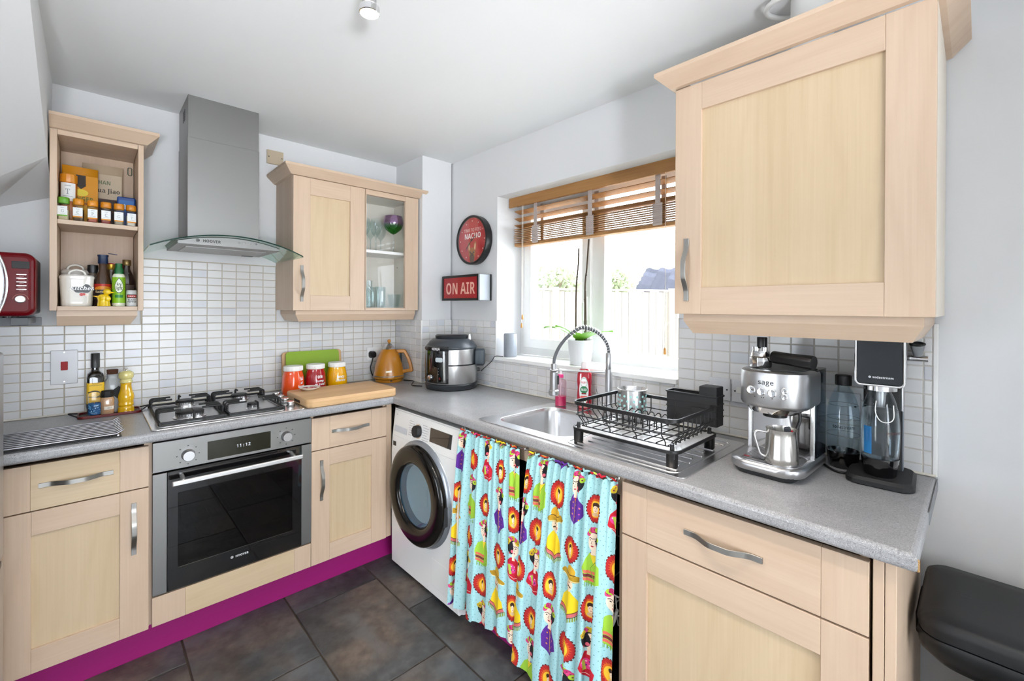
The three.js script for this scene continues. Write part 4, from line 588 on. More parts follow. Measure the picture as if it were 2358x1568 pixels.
{
  const t = thing('washing_up_liquid', 'red washing-up liquid bottle standing behind the tap', 'detergent bottle', [-0.055, 0.914, 1.487], -1.05);
  const L = [[0, .06, .036], [.006, .07, .044], [.06, .074, .046], [.10, .068, .042], [.13, .074, .044], [.165, .07, .042], [.185, .05, .034], [.19, .036, .03]]; mesh(t, 'body', rrLoft(L.map(([y, w, d]) => [y, w, d, d / 2.05]), { n: 8, crease: 1.2 }), phys(0xb00d28, 0.12, { clearcoat: 1 }));
  mesh(t, 'cap', rrLoft([[.19, .034, .028, .013], [.215, .032, .026, .012], [.222, .022, .02, .009]], { n: 6 }), std(0xf1e6e4, 0.4));
  const lb = art(256, 512, (x, w, h) => { x.fillStyle = '#eef0ee'; x.beginPath(); x.ellipse(128, 250, 112, 240, 0, 0, 7); x.fill(); x.fillStyle = '#fff'; x.beginPath(); x.arc(128, 110, 78, 0, 7); x.fill(); x.strokeStyle = '#2a7a54'; x.lineWidth = 6; x.stroke(); text(x, 'FAIRY', 128, 112, 48, '#c0182c'); x.fillStyle = '#1f7a4c'; x.beginPath(); x.ellipse(128, 240, 92, 64, 0, 0, 7); x.fill(); text(x, 'MAX', 128, 240, 62, '#fff'); x.fillStyle = '#8d1a22'; x.fillRect(70, 298, 116, 26); x.fillStyle = '#e2574e'; x.fillRect(40, 350, 176, 48); x.fillStyle = '#5d8a3c'; x.fillRect(70, 405, 116, 40); });
  decal(t, 'label', 0.05, 0.135, decalMat(lb, 0.3), [0, 0.088, 0.0235]);
  const s = thing('soap_dispenser', 'clear pump bottle with bright pink soap beside the sink bowl', 'soap dispenser', [-0.095, 0.914, 1.372]);
  mesh(s, 'bottle', lathe([[0, 0], [0.027, 0], [0.029, 0.004], [0.029, 0.115], [0.024, 0.128], [0.012, 0.132], [0.012, 0.14]], 32), pane(0xf6e4ea)); mesh(s, 'soap', lathe([[0, 0.003], [0.0262, 0.003], [0.0265, 0.048], [0, 0.048]], 32), phys(0xe22f78, 0.15, { clearcoat: 0.6 }));
  mesh(s, 'dip_tube', cyl(0.0022, 0.0022, 0.12, 0, 0.02, 0, 8), M.white); mesh(s, 'collar', cyl(0.014, 0.013, 0.016, 0, 0.138, 0), std(0xe83a86, 0.35)); mesh(s, 'pump', merge(cyl(0.005, 0.005, 0.02, 0, 0.152, 0, 12), rbx(0.016, 0.009, 0.042, 0.003, 0, 0.176, 0.012, 2)), M.white);
}
// ---------------------------------------------------------------- window sill, blind
{
  const t = thing('smart_speaker', 'small grey fabric cylinder speaker at the left end of the windowsill', 'speaker', [0.045, 1.1, 0.862]);
  mesh(t, 'body', lathe([[0, 0], [0.036, 0], [0.039, 0.004], [0.039, 0.132], [0.035, 0.139], [0, 0.139]], 40), std(0x9aa0a8, 0.8, { bumpMap: T.weave, bumpScale: 0.0006 })); mesh(t, 'light_ring', at(new THREE.TorusGeometry(0.034, 0.0015, 6, 40), 0, 0.1385, 0, PI / 2), M.midGrey); mesh(t, 'base_ring', cyl(0.0395, 0.0395, 0.005, 0, 0.004, 0, 40), M.grey);
  tag(mesh(scene, 'speaker_cable', curve([[0.008, 1.103, 0.84], [-0.02, 1.102, 0.80], [-0.012, 1.07, 0.76], [-0.008, 1.03, 0.70], [-0.012, 1.0, 0.66]], 0.0022, { seg: 6 }), M.dark), 'thin black cable running from the sill speaker down the tiles', 'cable');
  const p = thing('orchid', 'white pot with a leafless orchid, two dark stems and green leaves, on the windowsill', 'plant', [0.075, 1.1, 1.36]);
  mesh(p, 'pot', lathe([[0, 0], [0.05, 0], [0.054, 0.004], [0.066, 0.125], [0.066, 0.128], [0.062, 0.128], [0.058, 0.11], [0, 0.11]], 40), std(0xd9dadc, 0.4)); mesh(p, 'bark', lathe([[0, 0.116], [0.05, 0.114], [0.059, 0.108]], 20), std(0x4a3a2a, 0.95));
  const lm = new THREE.MeshPhysicalMaterial({ color: 0x7cbc30, roughness: 0.45, transmission: 0.35, thickness: 0, side: THREE.DoubleSide });
  const leaf = (a, L, w, rise, droop) => { const n = 12, pos = [], idx = []; for (let i = 0; i <= n; i++) { const s = i / n, r = L * s, hw = w * Math.pow(sin(PI * min(1, s * 0.9 + 0.1)), 0.7), y = 0.115 + rise * s - droop * s * s; for (const k of [-1, 0, 1]) pos.push(r * cos(a) - k * hw * sin(a), y + (k ? 0.008 : 0), r * sin(a) + k * hw * cos(a)); } for (let i = 0; i < n; i++) for (const k of [0, 1]) { const q = i * 3 + k; idx.push(q, q + 3, q + 1, q + 1, q + 3, q + 4); } const g = new THREE.BufferGeometry(); g.setAttribute('position', new THREE.Float32BufferAttribute(pos, 3)); g.setIndex(idx); g.computeVertexNormals(); mesh(p, 'leaf', uvBox(g), lm); };
  leaf(-1.75, 0.17, 0.036, 0.12, 0.05); leaf(-2.3, 0.13, 0.034, 0.15, 0.07); leaf(1.5, 0.19, 0.038, 0.12, 0.06); leaf(2.1, 0.21, 0.036, 0.11, 0.05); leaf(-1.45, 0.29, 0.026, 0.19, 0.13); leaf(2.8, 0.14, 0.034, 0.10, 0.05);
  const sm = std(0x4a3b2c, 0.8); mesh(p, 'stem', curve([[-0.01, 0.11, -0.02], [-0.015, 0.25, -0.018], [-0.02, 0.40, -0.012], [-0.02, 0.52, 0.0], [-0.022, 0.60, 0.004]], 0.0045, { seg: 6 }), sm); mesh(p, 'stem', curve([[0.0, 0.11, 0.03], [-0.01, 0.27, 0.036], [-0.02, 0.42, 0.045], [-0.02, 0.50, 0.055], [-0.02, 0.64, 0.066]], 0.0045, { seg: 6 }), sm); mesh(p, 'stem', curve([[0.0, 0.11, 0.04], [-0.004, 0.22, 0.04], [-0.016, 0.38, 0.045]], 0.0022, { seg: 6 }), sm); mesh(p, 'support_clip', at(new THREE.OctahedronGeometry(0.008), -0.02, 0.46, 0.05), M.dark);
}
{
  const t = thing('venetian_blind', 'half raised wooden venetian blind with wide tapes in the window', 'blind', [0.12, 0, 1.355]), L = 1.10;
  mesh(t, 'valance', woodPiece(0.012, 0.058, L + 0.02, true), M.oak, [-0.02, 2.031, 0]); mesh(t, 'headrail', rbx(0.045, 0.04, L, 0.003, 0.015, 2.035, 0), M.oak);
  const slat = woodPiece(0.050, 0.0038, L - 0.03, true, 0.001); slat.rotateZ(0.0);
  [[1.975, 0.24], [1.930, 0.22], [1.890, 0.2]].forEach(([y, a]) => mesh(t, 'slat', slat, M.oak, [0.02, y, 0], [0, 0, -a]));
  for (let i = 0; i < 9; i++) mesh(t, 'slat', slat, M.oak, [0.02 + rr(-.002, .002), 1.872 - i * 0.0105, rr(-.003, .003)], [0, 0, 0.13 + rr(-.02, .02)]);
  mesh(t, 'bottom_rail', rbx(0.05, 0.016, L - 0.03, 0.004, 0.02, 1.773, 0, 2), M.oak);
  const tape = std(0xb9aca6, 0.9); for (const z of [-0.355, 0.035, 0.415]) { mesh(t, 'tape', merge(box(0.0012, 0.14, 0.026, -0.009, 1.94, z), ...Array.from({ length: 10 }, (_, i) => at(new THREE.TorusGeometry(0.006, 0.0012, 5, 8, PI).scale(1, 1, 21).rotateZ(PI / 2), -0.006, 1.868 - i * 0.0098, z))), tape); mesh(t, 'tape', box(0.0012, 0.24, 0.026, 0.049, 1.89, z), tape); }
  const cord = std(0xe6ddcf, 0.8), acorn = std(0xc98f4a, 0.5); for (const [z, y] of [[-0.445, 1.30], [-0.438, 1.35], [0.463, 1.215]]) { mesh(t, 'cord', bar([-0.028, 2.0, z], [-0.028, y, z], 0.0012, 5), cord); mesh(t, 'cord_tassel', lathe([[0.002, 0.03], [0.005, 0.024], [0.006, 0.004], [0.004, 0], [0, 0]].reverse(), 14), acorn, [-0.028, y - 0.028, z]); }
}

// ---------------------------------------------------------------- on the left worktop
const WT = 0.9105;
{
  const t = thing('wire_cooling_rack', 'long chrome wire rack lying flat on the worktop at the left edge', 'rack', [-1.885, WT, 0.50], 0.02), rackM = std(new THREE.Color().setRGB(.34, .34, .36), 0.28, { metalness: 1 });
  for (let i = 0; i < 10; i++) mesh(t, 'wire', rod([[-0.2, 0.012, -0.155 + i * 0.0285], [0.2, 0.012, -0.155 + i * 0.0285], [0.208, 0.018, -0.155 + i * 0.0285], [0.206, 0.024, -0.155 + i * 0.0285]], 0.0034, { seg: 6, n: 3 }), rackM);
  for (const x of [-0.12, 0.19]) mesh(t, 'cross_wire', bar([x, 0.007, -0.16], [x, 0.007, 0.11], 0.003), rackM); mesh(t, 'dark_sheet', slab(rrShape(0.40, 0.272, 0.006, 0.0, -0.026), 0.002).translate(0, 0.001, 0), M.black); for (const [x, z] of [[0.17, 0.1], [0.17, -0.15], [-0.1, 0.1]]) mesh(t, 'foot', cyl(0.004, 0.004, 0.008, x, 0, z, 10), M.black);  // thin black sheet under the wires
  const r = thing('serving_tray', 'small dark oblong tray with red rim and looped ends under the condiments', 'tray', [-1.703, WT, 0.112]);
  mesh(r, 'base', slab(rrShape(0.20, 0.105, 0.02), 0.004, 0.001), std(0x3a2620, 0.4)); const rm = rrShape(0.212, 0.117, 0.024); rm.holes.push(rrShape(0.20, 0.105, 0.02, 0, 0, THREE.Path)); mesh(r, 'rim', slab(rm, 0.011, 0.002), std(0x6a1714, 0.35));
  for (const s of [-1, 1]) mesh(r, 'loop_handle', curve([[s * 0.103, 0.009, -0.045], [s * 0.122, 0.016, -0.02], [s * 0.132, 0.02, 0.0], [s * 0.122, 0.016, 0.02], [s * 0.103, 0.009, 0.045]], 0.0028), M.dark);
  const y = WT + 0.004;
  const oil = thing('oil_bottle', 'tall dark square oil bottle with a yellow label and black cap', 'bottle', [-1.752, y, 0.088], 0.06);
  mesh(oil, 'bottle', rrLoft([[0, .05, .05, .008], [.004, .054, .054, .008], [.16, .056, .056, .009], [.178, .05, .05, .014], [.19, .03, .03, .0145], [.198, .027, .027, .013], [.225, .027, .027, .013]], { n: 5 }), phys(0x14100a, 0.08, { clearcoat: 1 })); mesh(oil, 'cap', lathe([[0, 0.205], [0.0152, 0.205], [0.0152, 0.266], [0.014, 0.268], [0, 0.268]], 28), M.black);
  const ol = art(256, 512, (x, w, h) => { x.fillStyle = '#f0c011'; x.fillRect(0, 0, w, h); text(x, 'AZEITE', 128, 40, 34, '#8a6a08'); text(x, 'EXTRA VIRGEM', 128, 76, 26, '#8a6a08'); x.strokeStyle = '#15120c'; x.lineWidth = 20; x.beginPath(); x.moveTo(20, 200); x.quadraticCurveTo(120, 150, 190, 210); x.quadraticCurveTo(215, 260, 150, 290); x.stroke(); x.lineWidth = 10; x.beginPath(); x.moveTo(10, 270); x.lineTo(240, 300); x.stroke(); x.fillStyle = '#1a2a3a'; x.fillRect(0, 400, w, 112); });
  mesh(oil, 'label', rbx(0.0575, 0.125, 0.0575, 0.009, 0, 0.085, 0), printed(ol, 0.45)); { const g = oil.children[2].geometry, p = g.attributes.position, uv = g.attributes.uv; for (let i = 0; i < p.count; i++) uv.setXY(i, p.getX(i) / 0.0575 + 0.5, (p.getY(i) - 0.0225) / 0.125); }
  const gl = thing('small_glass', 'straight clear shot glass with blue and white print in front of the oil bottle', 'glass', [-1.755, y, 0.140]);
  mesh(gl, 'glass', lathe([[0, 0], [0.0195, 0], [0.0215, 0.10], [0.0205, 0.10], [0.0185, 0.006], [0, 0.006]], 28), M.glass); mesh(gl, 'print', wrap(0.0208, 0.048, 0, 6.2, 32), printed(art(512, 256, (x) => { x.fillStyle = '#20598c'; x.fillRect(0, 0, 512, 256); for (let i = 0; i < 160; i++) { x.fillStyle = ['#bcd8ea', '#163c66', '#5f9fca', '#0f2e52'][i % 4]; x.beginPath(); x.ellipse(rnd() * 512, 40 + rnd() * 216, 22 * rnd() + 4, 10 * rnd() + 3, rnd() * 3, 0, 7); x.fill(); } })), [0, 0.032, 0]);
  const sj = thing('salt_jar', 'stout jar of pink salt with a black screw lid on the tray', 'jar', [-1.713, y, 0.128]);
  mesh(sj, 'jar', lathe([[0, 0], [0.0225, 0], [0.0245, 0.004], [0.0245, 0.066], [0.021, 0.074], [0.0185, 0.078]], 32), phys(0xc9a07a, 0.2, { clearcoat: 1 })); mesh(sj, 'lid', lathe([[0.0205, 0.076], [0.021, 0.078], [0.021, 0.102], [0.019, 0.104], [0, 0.104]], 32), M.blackMatt); mesh(sj, 'label', wrap(0.0247, 0.014, 0.3, 1.5), printed(art(256, 96, (x) => { x.fillStyle = '#efe8d8'; x.fillRect(0, 0, 256, 96); text(x, 'SALT', 128, 50, 48, '#9a8a70'); })), [0, 0.03, 0]);
  const cb = thing('cork_jar', 'clear glass bottle with a brown cork behind the salt jar', 'jar', [-1.695, y, 0.077]);
  mesh(cb, 'bottle', lathe([[0, 0], [0.030, 0], [0.032, 0.004], [0.032, 0.12], [0.028, 0.14], [0.020, 0.15], [0.019, 0.166], [0.021, 0.17]], 36), phys(0xd4d8da, 0.2, { transmission: 0.35, thickness: 0 })); mesh(cb, 'cork', lathe([[0, 0.16], [0.018, 0.16], [0.0205, 0.188], [0.019, 0.19], [0, 0.19]], 26), std(0x54301f, 0.9)); mesh(cb, 'tag', rbx(0.04, 0.04, 0.002, 0.001, 0, 0, 0), M.blackMatt, [0.018, 0.09, 0.034], [0, 0.2, 0.7]);
  const pm = thing('pepper_mill', 'yellow lacquered pepper mill with a pale top', 'pepper mill', [-1.650, y, 0.122]);
  mesh(pm, 'body', smoothLathe([[0.0, 0], [0.027, 0.0], [0.0285, 0.008], [0.028, 0.02], [0.0255, 0.026], [0.028, 0.034], [0.0265, 0.046], [0.029, 0.064], [0.027, 0.08], [0.0215, 0.10], [0.019, 0.122], [0.019, 0.130], [0.0, 0.131]], 70), phys(0xf0b90a, 0.15, { clearcoat: 1 }));
  mesh(pm, 'head', smoothLathe([[0.0, 0.1305], [0.021, 0.131], [0.0225, 0.138], [0.020, 0.146], [0.0255, 0.154], [0.0275, 0.166], [0.024, 0.178], [0.012, 0.185], [0, 0.186]], 50), phys(0xe6d98c, 0.15, { clearcoat: 1 })); mesh(pm, 'finial', lathe([[0.003, 0.185], [0.003, 0.19], [0.007, 0.194], [0.006, 0.198], [0, 0.199]], 18), M.chrome);
}
{ // boards, storage jars, dish
  const w = thing('wooden_board', 'wooden chopping board leaning on the tiles behind the green board', 'chopping board', [-0.802, WT + 0.002, 0.045], 0); mesh(w, 'board', flat(ext(rrShape(0.342, 0.217, 0.02, 0, 0.1085), 0.02, 0.003, 2)), M.block, [0, 0, -0.006], [-0.10, 0, 0]);
  const g = thing('plastic_board', 'green plastic chopping board leaning in front of the wooden board', 'chopping board', [-0.807, WT + 0.001, 0.078], 0); const gs = rrShape(0.305, 0.222, 0.022, 0, 0.111); gs.holes.push(rrShape(0.045, 0.014, 0.007, -0.06, 0.06, THREE.Path)); mesh(g, 'board', flat(ext(gs, 0.007, 0.0015, 2)), std(0x86a80a, 0.4), [0, 0, 0], [-0.125, 0, 0]);
  const jar = (x, z, c, label, name, lines, a, size) => {
    const t = thing('storage_jar', label, 'jar', [x, WT, z]);
    mesh(t, 'body', lathe([[0, 0], [0.054, 0], [0.0575, 0.006], [0.058, 0.03], [0.0555, 0.075], [0.051, 0.108], [0.0455, 0.128], [0.0455, 0.136]], 44), phys(c, 0.12, { clearcoat: 1, clearcoatRoughness: 0.03 })); mesh(t, 'lid', lathe([[0.047, 0.130], [0.0495, 0.132], [0.0495, 0.152], [0.047, 0.156], [0, 0.156]], 44), std(0xf4f2ee, 0.4));
    decalWrap(t, art(512, 384, (q) => lines.forEach((s, i) => text(q, s, 256, 192 + (i - (lines.length - 1) / 2) * size * 1.06, size, '#fff'))), a);
  };
  const decalWrap = (t, tx, a) => { const g = new THREE.LatheGeometry([[0.0586, 0.034], [0.0575, 0.055], [0.0562, 0.075], [0.0519, 0.108]].map(([r, y]) => new THREE.Vector2(r, y)), 20, a - 0.68, 1.36); mesh(t, 'lettering', g, decalMat(tx, 0.3)); };
  jar(-0.956, 0.178, 0xf2500c, 'orange lidded storage jar next to the hob', 'o', ['full', 'of', 'beans'], 0.55, 108);
  jar(-0.834, 0.172, 0xa80618, 'red storage jar lettered one lump or two', 'r', ['one', 'lump', 'or two?'], 0.12, 112);
  jar(-0.708, 0.165, 0xf4b400, 'yellow storage jar lettered fancy a brew', 'y', ['fancy', 'a brew'], 0.0, 116);
  const b = thing('butcher_block', 'thick pale wooden chopping block with finger grooves lying at the worktop corner', 'chopping board', [-0.79, WT, 0.445], 0.0);
  const bs = shape([[-0.238, -0.163], [0.238, -0.163], [0.238, 0.163], [-0.238, 0.163]]); mesh(b, 'block', (() => { const q = uvBox(rrLoft([[0, .466, .316, .03], [.004, .474, .324, .034], [.038, .474, .324, .034], [.042, .468, .318, .031]], { n: 6, crease: 0.9 })); const uv = q.attributes.uv; for (let i = 0; i < uv.count; i++) uv.setXY(i, uv.getY(i) * 1.3, uv.getX(i) * 1.3); return q; })(), M.block); mesh(b, 'finger_groove', rbx(0.006, 0.014, 0.08, 0.003, -0.236, 0.018, 0.02, 2), std(0x3d2614, 0.8));
  const d = thing('spoon_rest', 'small white saucer with a red flower pattern on the corner of the wooden block', 'dish', [-0.928, WT + 0.043, 0.348]); mesh(d, 'dish', lathe([[0, 0.002], [0.026, 0.0], [0.030, 0.002], [0.052, 0.014], [0.053, 0.016], [0.050, 0.016], [0.03, 0.006], [0, 0.005]], 40), std(0xf1ece4, 0.25));
  decal(d, 'flower_print', 0.09, 0.09, decalMat(art(256, 256, (x) => { x.fillStyle = '#5a0e18'; x.beginPath(); x.arc(128, 128, 124, 0, 7); x.fill(); for (let i = 0; i < 9; i++) { const a = i * 0.7; x.fillStyle = i % 2 ? '#f4f0ea' : '#d84a4a'; x.beginPath(); x.ellipse(128 + 70 * cos(a), 128 + 70 * sin(a), 36, 18, a, 0, 7); x.fill(); } x.fillStyle = '#e8b7a8'; x.beginPath(); x.arc(128, 128, 34, 0, 7); x.fill(); }), 0.25), [0, 0.0105, 0], [-PI / 2, 0, 0]);
}
{ // kettle
  const t = thing('electric_kettle', 'mustard yellow electric kettle with pyramid shape and loop handle', 'kettle', [-0.352, WT, 0.128], 0), km = phys(0xc07c10, 0.28, { clearcoat: 0.6, clearcoatRoughness: 0.2 });
  mesh(t, 'power_base', lathe([[0, 0], [0.085, 0], [0.088, 0.004], [0.088, 0.016], [0.082, 0.02], [0, 0.02]], 44), km); mesh(t, 'body', lathe([[0, 0.021], [0.094, 0.021], [0.098, 0.026], [0.099, 0.034], [0.096, 0.04], [0.0945, 0.052], [0.087, 0.10], [0.074, 0.15], [0.056, 0.19], [0.043, 0.207], [0.04, 0.209]], 48), km);
  mesh(t, 'trim_ring', lathe([[0.0985, 0.036], [0.0995, 0.038], [0.0985, 0.042], [0.096, 0.042]], 48), M.nickel); mesh(t, 'lid', lathe([[0.041, 0.208], [0.036, 0.216], [0.022, 0.234], [0.012, 0.245], [0, 0.246]], 40), M.chrome); mesh(t, 'lid_knob', lathe([[0.006, 0.243], [0.006, 0.25], [0.0115, 0.257], [0.0115, 0.264], [0.006, 0.271], [0, 0.272]], 22), km);
  const hs = new THREE.Shape(); hs.moveTo(0.045, 0.205); hs.lineTo(0.098, 0.208); hs.quadraticCurveTo(0.108, 0.206, 0.114, 0.195); hs.quadraticCurveTo(0.15, 0.13, 0.158, 0.072); hs.quadraticCurveTo(0.156, 0.06, 0.145, 0.06); hs.lineTo(0.092, 0.052); hs.lineTo(0.090, 0.074); hs.lineTo(0.136, 0.082); hs.quadraticCurveTo(0.13, 0.13, 0.098, 0.184); hs.lineTo(0.058, 0.186); hs.closePath();
  mesh(t, 'handle', flat(ext(hs, 0.026, 0.005, 3).translate(0, 0, -0.013)), km, null, [0, -0.76, 0]); mesh(t, 'water_gauge', rbx(0.012, 0.11, 0.012, 0.004, 0.076, 0.13, 0), M.dark, null, [0, -0.76, 0]);
  mesh(t, 'switch', rbx(0.012, 0.008, 0.006, 0.002, -0.03, 0.012, 0.086), M.dark); decal(t, 'badge', 0.035, 0.011, std(0xc8bfae, 0.3, { metalness: 0.8 }), [-0.045, 0.072, 0.0815], [-0.16, -0.5, 0]);
  tag(mesh(scene, 'kettle_cable', curve([[-0.285, WT + 0.005, 0.20], [-0.25, WT + 0.004, 0.26], [-0.30, WT + 0.004, 0.33], [-0.34, WT + 0.004, 0.40], [-0.31, WT + 0.004, 0.46]], 0.0032, { seg: 6 }), M.black), 'black cable curving over the worktop between kettle and pressure cooker', 'cable');
  const s = thing('double_socket', 'white double socket on the tiles behind the kettle', 'socket', [-0.373, 1.083, 0.0]); mesh(s, 'plate', rbx(0.146, 0.086, 0.009, 0.003, 0, 0, 0.004), M.white); for (const x of [-0.052, 0.005]) mesh(s, 'rocker', rbx(0.011, 0.017, 0.004, 0.001, x + 0.025, 0.024, 0.0095), M.white);
  const p = thing('mains_plug', 'black mains plug with its lead hanging down the tiles, left of the kettle', 'plug', [-0.413, 1.078, 0.0085]); mesh(p, 'plug', rrLoft([[0, .046, .046, .016], [.014, .044, .044, .015], [.03, .034, .036, .012]], { n: 5 }).rotateX(PI / 2), M.black); mesh(p, 'lead', curve([[0, -0.02, 0.016], [-0.004, -0.045, 0.014], [-0.014, -0.085, 0.012], [-0.004, -0.13, 0.014], [0.016, -0.16, 0.03]], 0.0038), M.black);
}
{ // pressure cooker
  const t = thing('pressure_cooker', 'round steel and black multi cooker with a wide control panel and hinged lid', 'multi cooker', [-0.182, WT, 0.585], -0.60);
  mesh(t, 'base', lathe([[0, 0], [0.142, 0], [0.152, 0.004], [0.157, 0.03], [0.152, 0.038], [0, 0.038]], 56), M.charcoal);
  mesh(t, 'body', lathe([[0.148, 0.036], [0.1515, 0.04], [0.1535, 0.14], [0.1535, 0.236], [0.150, 0.24]], 64), std(new THREE.Color().setRGB(.62, .61, .6), 0.28, { metalness: 1 })); mesh(t, 'band', lathe([[0.1538, 0.144], [0.1548, 0.146], [0.1548, 0.150], [0.1538, 0.152]], 64), M.black);
  mesh(t, 'lid', lathe([[0.152, 0.236], [0.154, 0.24], [0.152, 0.252], [0.130, 0.28], [0.112, 0.294], [0.10, 0.296], [0, 0.296]], 60), std(0x3a3f45, 0.35)); mesh(t, 'lid_handle', rrLoft([[.294, .19, .12, .055], [.312, .196, .126, .058], [.318, .18, .11, .05]], { n: 8, crease: 0.9 }), std(0x1c2024, 0.3)); mesh(t, 'valve', merge(cyl(0.014, 0.012, 0.02, 0.105, 0.29, 0.03), cyl(0.01, 0.01, 0.012, 0.105, 0.31, 0.03)), M.steel);
  const seg = (r, h, a, len) => { const out = []; for (const [dr, y] of [[0, 0], [0.012, 0.006], [0.015, h * 0.5], [0.012, h - 0.006], [0, h]]) { const k = []; const n = 12; for (let i = 0; i <= n; i++) { const q = a - len / 2 + len * i / n; k.push([(r + dr) * sin(q), y, (r + dr) * cos(q)]); } for (let i = n; i >= 0; i--) { const q = a - len / 2 + len * i / n; k.push([(r - 0.02) * sin(q), y, (r - 0.02) * cos(q)]); } out.push(k); } return loft(out, { crease: 0.5 }); };
  mesh(t, 'control_panel', seg(0.152, 0.195, -0.68, 1.1).translate(0, 0.042, 0), M.blackGloss); mesh(t, 'logo_strip', seg(0.155, 0.03, -0.68, 1.1).translate(0, 0.228, 0).scale(0.985, 1, 0.985), std(0x15181b, 0.3));
  const cp = art(512, 512, (x) => { x.fillStyle = '#c9d2d6'; x.beginPath(); x.roundRect(290, 70, 150, 80, 26); x.fill(); x.strokeStyle = '#e6e6e6'; x.lineWidth = 12; x.beginPath(); x.arc(170, 430, 40, 0, 7); x.stroke(); x.fillStyle = '#8d9296'; for (const [a, b] of [[350, 260], [350, 310], [350, 360]]) x.fillRect(a, b, 12, 12); x.fillStyle = '#5a1c1c'; x.beginPath(); x.arc(380, 440, 22, 0, 7); x.fill(); });
  mesh(t, 'panel_print', wrap(0.1685, 0.165, -0.66, 0.92, 16), decalMat(cp, 0.1), [0, 0.135, 0]); mesh(t, 'dial', lathe([[0.0145, 0], [0.0145, 0.012], [0.011, 0.014], [0, 0.014]], 28).rotateX(PI / 2), M.chrome, [0.168 * sin(-0.82), 0.078, 0.168 * cos(-0.82)], [0, -0.82, 0]);
  mesh(t, 'lettering', wrap(0.1675, 0.022, -0.60, 0.5, 12), decalMat(art(384, 96, (x) => text(x, 'NINJA', 192, 50, 88, '#e8e8e8'))), [0, 0.2435, 0]);
  mesh(t, 'side_handle', rrLoft([[0.138, .045, .06, .012], [.15, .06, .09, .016], [.20, .064, .096, .018], [.228, .058, .09, .016], [.236, .046, .07, .012]], { n: 5, crease: 0.7 }), std(0x3b444c, 0.4), [0.168, 0, 0.05], [0, -0.1, 0]);
  mesh(t, 'power_inlet', rbx(0.02, 0.02, 0.03, 0.004, 0.16, 0.105, 0.0), M.black);
}
